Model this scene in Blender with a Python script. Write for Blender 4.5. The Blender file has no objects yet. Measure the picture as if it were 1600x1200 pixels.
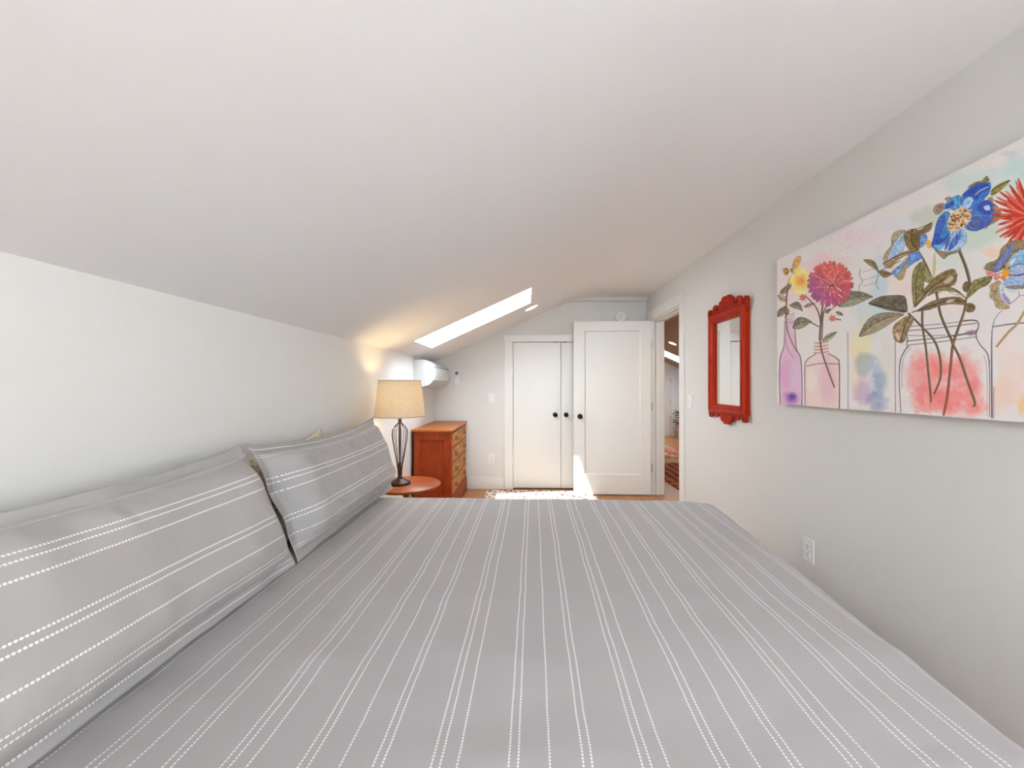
import bpy, bmesh, math, random
import numpy as np
from mathutils import Vector, Matrix, noise

random.seed(7)
SC = bpy.context.scene
COL = SC.collection
# ------------------------------------------------------------------ camera
cam_d = bpy.data.cameras.new('camera'); cam = bpy.data.objects.new('camera', cam_d); COL.objects.link(cam)
cam_d.sensor_fit = 'HORIZONTAL'; cam_d.sensor_width = 36; cam_d.lens = 36 * 620 / 1600
cam_d.clip_start = 0.05; cam_d.clip_end = 200
CAM = Vector((0, 0, 1.24))
cam.location = CAM
cam.rotation_euler = (math.pi / 2 + math.atan(1.5 / 620), 0, math.atan(22 / 620))
SC.camera = cam
# ------------------------------------------------------------------ view and sky
SC.view_settings.view_transform = 'Standard'
SC.view_settings.look = 'None'
SC.view_settings.gamma = 1
SC.view_settings.use_curve_mapping = False
SC.view_settings.exposure = 0.12
W = bpy.data.worlds.new('sky'); SC.world = W; W.use_nodes = True
bg = W.node_tree.nodes['Background']
bg.inputs[0].default_value = (0.84, 0.925, 1.0, 1); bg.inputs[1].default_value = 21.0
sd = bpy.data.lights.new('sun', 'SUN'); sd.energy = 11; sd.angle = math.radians(0.7); sd.color = (1, .96, .9)
sun = bpy.data.objects.new('sun', sd); COL.objects.link(sun)
SUN = Vector((0.592, 0.67, -1.614)).normalized()
sun.rotation_euler = SUN.to_track_quat('-Z', 'Y').to_euler(); sun.location = (-3, -3, 8)

# room measures (metres)
XL, XR, YB, YN = -1.10, 1.42, 4.73, -1.25
ZC, ZK, XF = 2.27, 1.52, 0.57           # flat ceiling, knee wall, where the slope meets the flat
SL = (ZC - ZK) / (XF - XL); AS = math.atan(SL)
WT = 0.13
HX = 2.30; HXR = 4.0; HY0, HY1 = 2.2, 9.7

def portal(name, loc, rot, sx, sy):
    l = bpy.data.lights.new(name, 'AREA'); l.shape = 'RECTANGLE'; l.size = sx; l.size_y = sy
    l.cycles.is_portal = True
    o = bpy.data.objects.new(name, l); COL.objects.link(o); o.location = loc; o.rotation_euler = rot
def point(name, loc, e, col, r=.03):
    l = bpy.data.lights.new(name, 'POINT'); l.energy = e; l.color = col; l.shadow_soft_size = r
    o = bpy.data.objects.new(name, l); COL.objects.link(o); o.location = loc
    return o
def spot(name, loc, e, col):
    l = bpy.data.lights.new(name, 'SPOT'); l.energy = e; l.color = col; l.shadow_soft_size = .06; l.spot_size = math.radians(150); l.spot_blend = .6
    o = bpy.data.objects.new(name, l); COL.objects.link(o); o.location = loc
# portal of the added near-wall fill window (faces +Y), skylights (face down the roof normal)
portal('fill_window_daylight', (.55, YN - .02, 1.36), (math.pi / 2, 0, math.pi), 1.1, 1.28)
def slope_pt(a, y, n):     # a = X on the slope plane, n = distance above it
    return Vector((a - math.sin(AS) * n, y, ZK + (a - XL) * SL + math.cos(AS) * n))
portal('skylight_daylight', slope_pt(-.435, 3.535, .2), (0, -AS, 0), 1.15, .66)
point('lamp_bulb_light', (-.893, 2.78, 1.14), 9.5, (1, .73, .36), .045)

# ------------------------------------------------------------------ materials
def srgb(r, g, b):
    f = lambda c: ((c / 255 + .055) / 1.055) ** 2.4 if c > 10 else c / 255 / 12.92
    return (f(r), f(g), f(b), 1)
MATS = {}
def mat(name, col, rough=.6, metal=0, bump=0, bscale=60, var=0, vscale=3, emit=None, es=0, spec=.5, coat=0):
    if name in MATS: return MATS[name]
    m = bpy.data.materials.new(name); m.use_nodes = True; N = m.node_tree.nodes; Lk = m.node_tree.links
    b = N['Principled BSDF']
    b.inputs['Base Color'].default_value = col; b.inputs['Roughness'].default_value = rough
    b.inputs['Metallic'].default_value = metal; b.inputs['Specular IOR Level'].default_value = spec
    b.inputs['Coat Weight'].default_value = coat
    if emit: b.inputs['Emission Color'].default_value = emit; b.inputs['Emission Strength'].default_value = es
    tc = N.new('ShaderNodeTexCoord')
    if var:
        n = N.new('ShaderNodeTexNoise'); n.inputs['Scale'].default_value = vscale; n.inputs['Detail'].default_value = 4
        Lk.new(tc.outputs['Object'], n.inputs['Vector'])
        r = N.new('ShaderNodeMixRGB'); r.blend_type = 'MIX'
        r.inputs[1].default_value = tuple(c * (1 - var) for c in col[:3]) + (1,)
        r.inputs[2].default_value = tuple(min(1, c * (1 + var)) for c in col[:3]) + (1,)
        Lk.new(n.outputs['Fac'], r.inputs[0]); Lk.new(r.outputs[0], b.inputs['Base Color'])
    if bump:
        n = N.new('ShaderNodeTexNoise'); n.inputs['Scale'].default_value = bscale; n.inputs['Detail'].default_value = 3
        Lk.new(tc.outputs['Object'], n.inputs['Vector'])
        bm_ = N.new('ShaderNodeBump'); bm_.inputs['Strength'].default_value = bump; bm_.inputs['Distance'].default_value = .002
        Lk.new(n.outputs['Fac'], bm_.inputs['Height']); Lk.new(bm_.outputs[0], b.inputs['Normal'])
    MATS[name] = m
    return m
class NB:   # small node-tree writer
    def __init__(s, name):
        s.m = bpy.data.materials.new(name); s.m.use_nodes = True; s.N = s.m.node_tree.nodes; s.L = s.m.node_tree.links
        s.b = s.N['Principled BSDF']; MATS[name] = s.m
    def n(s, t, **k):
        x = s.N.new(t)
        for a, v in k.items(): setattr(x, a, v)
        return x
    def plug(s, v, sock):
        if hasattr(v, 'links'): s.L.new(v, sock)
        else: sock.default_value = v
    def m_(s, op, a, b=0, c=0):
        x = s.n('ShaderNodeMath', operation=op); s.plug(a, x.inputs[0]); s.plug(b, x.inputs[1]); s.plug(c, x.inputs[2])
        return x.outputs[0]
    def mix(s, f, a, b):
        x = s.n('ShaderNodeMixRGB'); s.plug(f, x.inputs[0]); s.plug(a, x.inputs[1]); s.plug(b, x.inputs[2]); return x.outputs[0]
    def noise(s, vec, scale, detail=3, rough=.5):
        x = s.n('ShaderNodeTexNoise'); x.inputs['Scale'].default_value = scale; x.inputs['Detail'].default_value = detail
        x.inputs['Roughness'].default_value = rough
        if vec is not None: s.L.new(vec, x.inputs['Vector'])
        return x.outputs['Fac']
    def mapping(s, src, scale=(1, 1, 1), loc=(0, 0, 0), rot=(0, 0, 0)):
        t = s.n('ShaderNodeTexCoord'); mp = s.n('ShaderNodeMapping'); mp.inputs['Scale'].default_value = scale
        mp.inputs['Location'].default_value = loc; mp.inputs['Rotation'].default_value = rot
        s.L.new(t.outputs[src], mp.inputs[0]); return mp.outputs[0]
    def ramp(s, f, stops):
        r = s.n('ShaderNodeValToRGB'); e = r.color_ramp.elements
        e[0].position, e[0].color = stops[0]; e[1].position, e[1].color = stops[-1]
        for p, c in stops[1:-1]:
            k = e.new(p); k.color = c
        s.L.new(f, r.inputs[0]); return r.outputs[0]
    def bump(s, h, st=.3, d=.002):
        x = s.n('ShaderNodeBump'); x.inputs['Strength'].default_value = st; x.inputs['Distance'].default_value = d
        s.L.new(h, x.inputs['Height']); s.L.new(x.outputs[0], s.b.inputs['Normal'])
    def sep(s, v):
        x = s.n('ShaderNodeSeparateXYZ'); s.L.new(v, x.inputs[0]); return x.outputs

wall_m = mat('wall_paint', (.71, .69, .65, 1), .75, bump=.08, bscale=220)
ceil_m = mat('ceiling_paint', (.87, .872, .87, 1), .8, bump=.06, bscale=200)
trim_m = mat('trim_white', (.78, .76, .715, 1), .38)
door_m = mat('door_white', (.76, .74, .695, 1), .35, bump=.02, bscale=60)
shaft_m = mat('skylight_shaft_white', (.85, .87, .9, 1), .6)
hallwall_m = mat('hall_wall_paint', (.84, .85, .86, 1), .7)
hallceil_m = mat('hall_ceiling_warm_cast', (.46, .31, .235, 1), .8)  # tan tone is a warm light cast put into the colour
black_m = mat('black_metal', (.012, .011, .011, 1), .28, metal=.6)
plastic_m = mat('white_plastic', (.80, .80, .78, 1), .35)
ac_m = mat('air_conditioner_white', (.60, .61, .61, 1), .45, spec=.3)
bronze_m = mat('bronze_wire', (.045, .028, .022, 1), .45, metal=.7)
dark_m = mat('dark_slot', (.03, .03, .03, 1), .6)
steel_m = mat('brushed_steel', (.5, .48, .44, 1), .35, metal=1)

def wood(name, c1, c2, c3, scale=(1, 1, 1), rough=.35, freq=8, coat=.15):
    w = NB(name); v = w.mapping('Object', scale)
    n1 = w.noise(v, freq, 6, .65)
    wv = w.n('ShaderNodeTexWave', wave_type='BANDS', bands_direction='X'); wv.inputs['Scale'].default_value = freq * .8
    wv.inputs['Distortion'].default_value = 9; wv.inputs['Detail'].default_value = 3; w.L.new(v, wv.inputs[0])
    f = w.m_('ADD', w.m_('MULTIPLY', n1, .6), w.m_('MULTIPLY', wv.outputs['Fac'], .4))
    w.L.new(w.ramp(f, [(.2, c1), (.5, c2), (.8, c3)]), w.b.inputs['Base Color'])
    w.b.inputs['Roughness'].default_value = rough; w.b.inputs['Coat Weight'].default_value = coat; w.b.inputs['Specular IOR Level'].default_value = .3
    w.bump(f, .1, .001)
    return w.m
oak_side = wood('oak_reddish', srgb(92, 26, 2), srgb(148, 50, 4), srgb(176, 72, 10), (6, 6, .7), .5, coat=0)
oak_front = wood('oak_golden', srgb(140, 78, 10), srgb(192, 122, 30), srgb(212, 148, 50), (5, .8, 5), .5, coat=0)
oak_top = wood('oak_top', srgb(122, 58, 12), srgb(166, 92, 26), srgb(188, 116, 44), (5, .8, 5), .4, coat=0)
table_m = wood('cherry_table', srgb(104, 40, 10), srgb(150, 70, 20), srgb(172, 92, 34), (5, .8, 5), .35, coat=0)
frame_m = wood('mahogany_frame', srgb(138, 12, 0), srgb(164, 28, 0), srgb(184, 56, 2), (5, 5, .8), .42, coat=0)
frame_m.node_tree.nodes['Principled BSDF'].inputs['Specular IOR Level'].default_value = .12

# plank floor
f = NB('plank_floor'); v = f.mapping('Object', (1, 1, 1), rot=(0, 0, math.pi / 2))
br = f.n('ShaderNodeTexBrick'); f.L.new(v, br.inputs['Vector']); br.inputs['Scale'].default_value = 1
br.inputs['Brick Width'].default_value = 1.4; br.inputs['Row Height'].default_value = .09; br.inputs['Mortar Size'].default_value = .0012
br.offset = .37
br.inputs['Color1'].default_value = srgb(190, 132, 72); br.inputs['Color2'].default_value = srgb(170, 110, 54); br.inputs['Mortar'].default_value = srgb(96, 62, 38)
gr = f.noise(f.mapping('Object', (30, 1.5, 1)), 3, 5, .6)
f.L.new(f.mix(f.m_('MULTIPLY', gr, .45), br.outputs['Color'], srgb(150, 98, 60)), f.b.inputs['Base Color']); f.b.inputs['Roughness'].default_value = .3
floor_m = f.m

# striped fabric: UV.x runs across the stripes, UV.y along them (metres)
def fabric(name, base, warp=.003, dw=.0021):
    w = NB(name); t = w.n('ShaderNodeTexCoord'); uv = t.outputs['UV']
    x, y = w.sep(uv)[0], w.sep(uv)[1]
    wob = w.m_('MULTIPLY', w.m_('SUBTRACT', w.noise(w.mapping('UV', (2, 5, 1)), 1.0, 2), .5), warp * 2)
    x = w.m_('ADD', x, wob)
    per = .370
    xm = w.m_('SUBTRACT', x, w.m_('MULTIPLY', w.m_('FLOOR', w.m_('DIVIDE', x, per)), per))
    pos = [.020, .0365, .092, .151, .1665, .254, .2695, .300]
    dmin = None
    for p in pos:
        d = w.m_('ABSOLUTE', w.m_('SUBTRACT', xm, p))
        dmin = d if dmin is None else w.m_('MINIMUM', dmin, d)
    pitch = .0068
    yy = w.m_('DIVIDE', y, pitch); fy = w.m_('ABSOLUTE', w.m_('SUBTRACT', w.m_('FRACT', yy), .5))
    a = w.m_('DIVIDE', dmin, dw); b_ = w.m_('DIVIDE', fy, .40)
    rr = w.m_('ADD', w.m_('MULTIPLY', a, a), w.m_('MULTIPLY', b_, b_))
    dot = w.m_('LESS_THAN', rr, 1.0)
    weave = w.noise(w.mapping('UV', (1, 1, 1)), 900, 2)
    mott = w.noise(w.mapping('UV', (3, 1, 1)), 9, 4)
    c = w.mix(w.m_('MULTIPLY', weave, .35), base, tuple(q * .72 for q in base[:3]) + (1,))
    c = w.mix(w.m_('MULTIPLY', mott, .16), c, (base[0] * 1.08, base[1] * 1.02, base[2] * .98, 1))
    w.L.new(w.mix(dot, c, (.80, .80, .78, 1)), w.b.inputs['Base Color'])
    w.b.inputs['Roughness'].default_value = .85; w.b.inputs['Specular IOR Level'].default_value = .2
    w.b.inputs['Sheen Weight'].default_value = .15
    h = w.m_('ADD', w.m_('MULTIPLY', weave, .25), w.m_('MULTIPLY', dot, .6))
    w.bump(h, .35, .0012)
    return w.m
duvet_m = fabric('striped_duvet_fabric', (.41, .383, .380, 1), .004)
sham_m = fabric('striped_sham_fabric', (.415, .392, .380, 1), .002, .0025)
edge_m = mat('grey_fabric', (.30, .28, .275, 1), .9, bump=.3, bscale=400)

w = NB('floral_cotton'); v = w.mapping('UV', (1, 1, 1))
vo = w.n('ShaderNodeTexVoronoi'); vo.inputs['Scale'].default_value = 80; w.L.new(v, vo.inputs['Vector'])
n2 = w.noise(v, 30, 3)
msk = w.m_('LESS_THAN', w.m_('ADD', vo.outputs['Distance'], w.m_('MULTIPLY', n2, .35)), .44)
w.L.new(w.mix(msk, (.72, .62, .45, 1), w.mix(w.m_('GREATER_THAN', n2, .5), (.16, .17, .07, 1), (.40, .12, .06, 1))), w.b.inputs['Base Color'])
w.b.inputs['Roughness'].default_value = .85
floral_m = w.m

# lamp shade: linen that lets light through
w = NB('linen_shade')
wx = w.n('ShaderNodeTexNoise'); wx.inputs['Scale'].default_value = 60; wx.inputs['Detail'].default_value = 5
w.L.new(w.mapping('Object', (1, 1, 5)), wx.inputs['Vector'])
wy = w.noise(w.mapping('Object', (8, 8, 1)), 70, 3)
fac = w.m_('ADD', w.m_('MULTIPLY', wx.outputs['Fac'], .5), w.m_('MULTIPLY', wy, .5))
colr = w.ramp(fac, [(.3, (.64, .55, .41, 1)), (.7, (.90, .83, .68, 1))])
df = w.n('ShaderNodeBsdfDiffuse'); tr = w.n('ShaderNodeBsdfTranslucent'); mx = w.n('ShaderNodeMixShader'); mx.inputs[0].default_value = .34
w.L.new(colr, df.inputs[0]); w.L.new(colr, tr.inputs[0]); w.L.new(df.outputs[0], mx.inputs[1]); w.L.new(tr.outputs[0], mx.inputs[2])
w.L.new(mx.outputs[0], w.N['Material Output'].inputs[0])
shade_m = w.m

w = NB('window_glass')
tp = w.n('ShaderNodeBsdfTransparent'); gl = w.n('ShaderNodeBsdfGlossy'); gl.inputs['Roughness'].default_value = .02
mx = w.n('ShaderNodeMixShader'); mx.inputs[0].default_value = .06
w.L.new(tp.outputs[0], mx.inputs[1]); w.L.new(gl.outputs[0], mx.inputs[2]); w.L.new(mx.outputs[0], w.N['Material Output'].inputs[0])
glass_m = w.m
mirror_m = mat('mirror_silver', (.92, .94, .93, 1), .01, metal=1)
bulb_m = mat('lit_bulb', (1, .9, .7, 1), .5, emit=(1, .78, .45, 1), es=5)
down_m = mat('lit_downlight', (1, 1, 1, 1), .5, emit=(1, .87, .66, 1), es=3)

def rug_mat(name, cols, scale, stripes=False):
    w = NB(name); v = w.mapping('Object', (1, 1, 1))
    vo = w.n('ShaderNodeTexVoronoi', distance='MANHATTAN'); vo.inputs['Scale'].default_value = scale; w.L.new(v, vo.inputs['Vector'])
    sp = w.n('ShaderNodeSeparateColor'); w.L.new(vo.outputs['Color'], sp.inputs[0])
    r = w.n('ShaderNodeValToRGB'); r.color_ramp.interpolation = 'CONSTANT'
    e = r.color_ramp.elements; e[0].color = cols[0]; e[0].position = 0; e[1].color = cols[1]; e[1].position = 1 / len(cols)
    for i, c in enumerate(cols[2:]): k = e.new((i + 2) / len(cols)); k.color = c
    w.L.new(sp.outputs[0], r.inputs[0])
    c = r.outputs[0]
    if stripes:
        x = w.sep(v)[0]
        wv = w.m_('SINE', w.m_('MULTIPLY', x, 50)); m1 = w.m_('GREATER_THAN', wv, .55)
        dd = w.m_('GREATER_THAN', w.m_('SINE', w.m_('MULTIPLY', w.sep(v)[1], 90)), -.3)
        c = w.mix(w.m_('MULTIPLY', m1, w.m_('MULTIPLY', dd, .85)), c, stripes)
    w.L.new(c, w.b.inputs['Base Color']); w.b.inputs['Roughness'].default_value = .95
    w.bump(w.noise(v, 300, 2), .5, .003)
    return w.m

# ------------------------------------------------------------------ mesh helpers
class MB:
    def __init__(s): s.v = []; s.f = []; s.uv = {}
    def add(s, vs, fs):
        o = len(s.v); s.v += [tuple(p) for p in vs]; s.f += [tuple(i + o for i in f) for f in fs]; return o
    def box(s, x0, x1, y0, y1, z0, z1, M=None):
        vs = [Vector((x, y, z)) for x in (x0, x1) for y in (y0, y1) for z in (z0, z1)]
        if M: vs = [M @ p for p in vs]
        s.add(vs, [(0, 1, 3, 2), (4, 6, 7, 5), (0, 4, 5, 1), (2, 3, 7, 6), (0, 2, 6, 4), (1, 5, 7, 3)]); return s
    def prism(s, pts, t0, t1, axis='X'):     # extrude a 2D outline along an axis
        n = len(pts)
        mk = {'X': lambda a, b, t: (t, a, b), 'Y': lambda a, b, t: (a, t, b), 'Z': lambda a, b, t: (a, b, t)}[axis]
        vs = [mk(a, b, t0) for a, b in pts] + [mk(a, b, t1) for a, b in pts]
        s.add(vs, [tuple(range(n)), tuple(range(2 * n - 1, n - 1, -1))] + [(i, n + i, n + (i + 1) % n, (i + 1) % n) for i in range(n)]); return s
    def lathe(s, prof, c=(0, 0, 0), n=32, axis='Z', closed=False):
        c = Vector(c); vs = []
        for r, h in prof:
            for i in range(n):
                a = 2 * math.pi * i / n; u, w_ = r * math.cos(a), r * math.sin(a)
                vs.append(c + {'Z': Vector((u, w_, h)), 'Y': Vector((u, h, w_)), 'X': Vector((h, u, w_))}[axis])
        fs = [(j * n + i, j * n + (i + 1) % n, (j + 1) * n + (i + 1) % n, (j + 1) * n + i) for j in range(len(prof) - 1) for i in range(n)]
        if closed: fs += [((len(prof) - 1) * n + i, (len(prof) - 1) * n + (i + 1) % n, (i + 1) % n, i) for i in range(n)]
        else:
            fs.append(tuple(range(n))[::-1]); k = (len(prof) - 1) * n; fs.append(tuple(range(k, k + n)))
        s.add(vs, fs); return s
    def tube(s, pts, r, n=8, close=False):
        pts = [Vector(p) for p in pts]; m = len(pts); rs = r if isinstance(r, (list, tuple)) else [r] * m
        vs = []
        for i, p in enumerate(pts):
            if close: d = pts[(i + 1) % m] - pts[i - 1]
            else: d = pts[min(i + 1, m - 1)] - pts[max(i - 1, 0)]
            d.normalize(); a = d.cross(Vector((0, 0, 1)) if abs(d.z) < .9 else Vector((1, 0, 0))).normalized(); b = d.cross(a)
            for k in range(n):
                t = 2 * math.pi * k / n; vs.append(p + (a * math.cos(t) + b * math.sin(t)) * rs[i])
        q = m if close else m - 1
        fs = [(i * n + k, i * n + (k + 1) % n, ((i + 1) % m) * n + (k + 1) % n, ((i + 1) % m) * n + k) for i in range(q) for k in range(n)]
        if not close: fs += [tuple(range(n)), tuple(range((m - 1) * n, m * n))]
        s.add(vs, fs); return s
    def build(s, name, m, parent=None, smooth=False, bevel=0, seg=2, angle=40, base=None):
        me = bpy.data.meshes.new(name)
        org = Vector(base) if base else Vector((0, 0, 0))
        if parent is not None: org = parent.matrix_world_loc if False else ABS[parent.name]
        me.from_pydata([tuple(Vector(p) - org) for p in s.v], [], s.f); me.validate()
        b = bmesh.new(); b.from_mesh(me); bmesh.ops.recalc_face_normals(b, faces=b.faces); b.to_mesh(me); b.free()
        me.materials.append(m)
        o = bpy.data.objects.new(name, me); COL.objects.link(o)
        if parent is not None: o.parent = parent
        elif base: o.location = org
        ABS[o.name] = org
        if smooth:
            for p in me.polygons: p.use_smooth = True
            try: me.set_sharp_from_angle(angle=math.radians(angle))
            except Exception: pass
        if bevel:
            md = o.modifiers.new('bevel', 'BEVEL'); md.width = bevel; md.segments = seg; md.limit_method = 'ANGLE'; md.angle_limit = math.radians(35)
        return o
ABS = {}
def tag(o, label=None, cat=None, group=None, kind=None):
    if label: o['label'] = label
    if cat: o['category'] = cat
    if group: o['group'] = group
    if kind: o['kind'] = kind
    return o
def thing(name, loc, label, cat, group=None, kind=None):
    o = bpy.data.objects.new(name, None); COL.objects.link(o); o.location = loc; o.empty_display_size = .05
    ABS[o.name] = Vector(loc); return tag(o, label, cat, group, kind)
def B(x0, x1, y0, y1, z0, z1): return MB().box(x0, x1, y0, y1, z0, z1)

# ------------------------------------------------------------------ structure
tag(B(XL - .2, HXR + .2, YN - .2, HY1 + .2, -.1, 0).build('floor', floor_m), 'light brown wooden plank floor', 'floor', kind='structure')
tag(B(XL - .15, XL, YN - .15, YB + .2, 0, ZK + .12).build('wall_left', mat('knee_wall_lit', (.83, .815, .78, 1), .75, bump=.08, bscale=220)), 'low pale knee wall behind the pillows', 'wall', kind='structure')  # same paint as the other walls, stronger light put into its colour
DY0, DY1, DZ = 3.70, 4.555, 1.972      # doorway in the right wall
m = MB(); m.box(XR, XR + WT, YN - .15, DY0, 0, ZC + .1); m.box(XR, XR + WT, DY0, DY1, DZ, ZC + .1); m.box(XR, XR + WT, DY1, HY1 + .1, 0, ZC + .1)
tag(m.build('wall_right', wall_m), 'pale greige wall with the doorway, mirror and flower canvas', 'wall', kind='structure')
CX0, CX1, CZ = -.156, .985, 1.752       # closet opening in the far wall
m = MB(); m.box(XL - .15, CX0, YB, YB + .12, 0, ZC + .1); m.box(CX0, CX1, YB, YB + .12, CZ, ZC + .1); m.box(CX1, XR, YB, YB + .12, 0, ZC + .1)
m.box(XL - .15, XR, YB + .12, YB + .16, 0, ZC + .1)
tag(m.build('wall_far', wall_m), 'pale greige gable wall with the closet doors', 'wall', kind='structure')
m = MB(); wx0, wx1, wz0, wz1 = .0, 1.10, .72, 2.00
m.box(XL - .15, wx0, YN - .12, YN, 0, ZC + .1); m.box(wx1, XR, YN - .12, YN, 0, ZC + .1); m.box(wx0, wx1, YN - .12, YN, 0, wz0); m.box(wx0, wx1, YN - .12, YN, wz1, ZC + .1)
tag(m.build('wall_near', wall_m), 'pale wall behind the viewer with an added window opening', 'wall', kind='structure')
# roof slope as slabs round its skylight openings
def slab(m, a0, a1, y0, y1, t0=0, t1=.22, flip=False):
    P = (lambda a, y, n: slope_pt(a, y, n)) if not flip else (lambda a, y, n: hall_pt(a, y, n))
    vs = [P(a, y, n) for a in (a0, a1) for y in (y0, y1) for n in (t0, t1)]
    m.add(vs, [(0, 1, 3, 2), (4, 6, 7, 5), (0, 4, 5, 1), (2, 3, 7, 6), (0, 2, 6, 4), (1, 5, 7, 3)])
HSL = .449
def hall_pt(a, y, n):
    return Vector((a + math.sin(AS) * n, y, ZC - (a - HX) * HSL + math.cos(AS) * n))
SKX0, SKX1, SKY0, SKY1 = -.925, .048, 3.235, 3.845
m = MB(); AE = XF + .03
ys = [YN - .2, SKY0, SKY1, YB + .2]
for i in range(3):
    if i == 1:
        slab(m, XL - .2, SKX0, ys[i], ys[i + 1]); slab(m, SKX1, XF, ys[i], ys[i + 1])
    else: slab(m, XL - .2, XF, ys[i], ys[i + 1])
# the flat part; its underside meets the slope at XF
m.box(XF, HX, YN - .2, HY1 + .2, ZC, ZC + .25)
TL = .26; Rf = TL / math.tan(AS / 2) if False else TL / math.tan(AS / 2)     # rounded bend between slope and flat
cx_, cz_ = XF + TL, ZC - Rf
arc = [(cx_ + Rf * math.cos(math.pi / 2 + AS * k / 14), cz_ + Rf * math.sin(math.pi / 2 + AS * k / 14)) for k in range(15)]
m.prism(arc + [(XF, ZC + .03)], YN - .1, YB + .03, 'Y')
o = tag(m.build('ceiling', ceil_m, smooth=True, angle=8), 'white sloped ceiling running up to a flat strip', 'ceiling', kind='structure')
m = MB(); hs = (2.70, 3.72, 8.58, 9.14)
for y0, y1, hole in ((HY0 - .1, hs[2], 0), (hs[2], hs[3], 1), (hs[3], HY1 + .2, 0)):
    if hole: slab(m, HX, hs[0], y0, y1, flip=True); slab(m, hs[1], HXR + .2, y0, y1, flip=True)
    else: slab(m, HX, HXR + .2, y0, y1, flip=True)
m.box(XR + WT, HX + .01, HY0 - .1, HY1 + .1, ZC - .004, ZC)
tag(m.build('ceiling', hallceil_m), 'sloped ceiling of the room beyond the doorway, warm light cast put in its colour', 'ceiling', kind='structure')
# room beyond
tag(B(XR + WT, HXR + .2, HY1, HY1 + .12, 0, ZC + .1).build('wall_hall_far', hallwall_m), 'white gable wall at the far end of the room beyond', 'wall', kind='structure')
tag(B(HXR, HXR + .12, HY0 - .1, HY1, 0, 1.65).build('wall_hall_right', hallwall_m), 'low white wall of the room beyond', 'wall', kind='structure')
tag(MB().box(XR + WT, 3.00, HY0 - .12, HY0, 0, ZC + .1).box(3.65, HXR + .2, HY0 - .12, HY0, 0, ZC + .1).box(3.00, 3.65, HY0 - .12, HY0, 0, .9).box(3.00, 3.65, HY0 - .12, HY0, 2.0, ZC + .1).build('wall_hall_near', hallwall_m), 'white end wall of the room beyond', 'wall', kind='structure')
portal('hall_skylight_daylight', hall_pt(3.21, 8.86, .84), (0, AS, 0), 1.1, .6)

def skylight(name, P, a0, a1, y0, y1, label, dp=.21):
    t = thing(name, P((a0 + a1) / 2, (y0 + y1) / 2, 0), label, 'skylight', kind='structure')
    def plate(m, A0, A1, Y0, Y1, n0, n1):
        vs = [P(a, y, n) for a in (A0, A1) for y in (Y0, Y1) for n in (n0, n1)]
        m.add(vs, [(0, 1, 3, 2), (4, 6, 7, 5), (0, 4, 5, 1), (2, 3, 7, 6), (0, 2, 6, 4), (1, 5, 7, 3)])
    e = .004
    m = MB(); plate(m, a0, a0 + e, y0, y1, 0, dp); plate(m, a1 - e, a1, y0, y1, 0, dp); plate(m, a0, a1, y0, y0 + e, 0, dp); plate(m, a0, a1, y1 - e, y1, 0, dp)
    m.build('shaft_lining', shaft_m, t)
    m = MB(); q = .022
    for r in ((a0 + e, a0 + q, y0, y1), (a1 - q, a1 - e, y0, y1), (a0 + q, a1 - q, y0 + e, y0 + q), (a0 + q, a1 - q, y1 - q, y1 - e)): plate(m, *r, dp - .025, dp - .002)
    m.build('window_frame', trim_m, t)
    m = MB(); plate(m, a0 + q, a1 - q, y0 + q, y1 - q, dp - .015, dp - .011); m.build('window_pane', glass_m, t)
    return t
skylight('window_1', slope_pt, SKX0, SKX1, SKY0, SKY1, 'long bright skylight set into the sloped ceiling above the dresser')
skylight('window_2', hall_pt, *hs, 'bright skylight strip in the sloped ceiling beyond the doorway', .85)  # shaft made extra deep to keep direct sun off the far wall
t = thing('fill_window_near', (.55, YN, wz0), 'unseen white framed window added behind the viewer as fill light', 'window', kind='structure')  # unseen window, added as fill from behind the camera
m = MB()
for r in ((wx0, wx0 + .05, wz0, wz1), (wx1 - .05, wx1, wz0, wz1), (wx0 + .05, wx1 - .05, wz0, wz0 + .05), (wx0 + .05, wx1 - .05, wz1 - .05, wz1), (.525, .575, wz0 + .05, wz1 - .05)):
    m.box(r[0], r[1], YN - .09, YN - .04, r[2], r[3])
m.build('window_frame', trim_m, t)
m = MB(); m.box(wx0 + .05, wx1 - .05, YN - .068, YN - .062, wz0 + .05, wz1 - .05); m.build('window_pane', glass_m, t)

t = thing('fill_window_hall', (3.32, HY0, .9), 'unseen white framed window added to brighten the room beyond', 'window', kind='structure')  # unseen window, put in to brighten the hall
m = MB()
for q in ((3.00, 3.05, .9, 2.0), (3.60, 3.65, .9, 2.0), (3.05, 3.60, .9, .95), (3.05, 3.60, 1.95, 2.0), (3.05, 3.60, 1.40, 1.44)): m.box(q[0], q[1], HY0 - .09, HY0 - .04, q[2], q[3])
m.build('window_frame', trim_m, t)
B(3.05, 3.60, HY0 - .068, HY0 - .062, .95, 1.95).build('window_pane', glass_m, t)

# soffit strip along the top of the far wall
tag(MB().prism([(XF - .085, ZC - .044), (XR, ZC - .044), (XR, ZC), (XF, ZC)], YB - .05, YB, 'Y').build('trim_1', wall_m), 'narrow step along the top of the far wall', 'trim', kind='structure')
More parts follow.
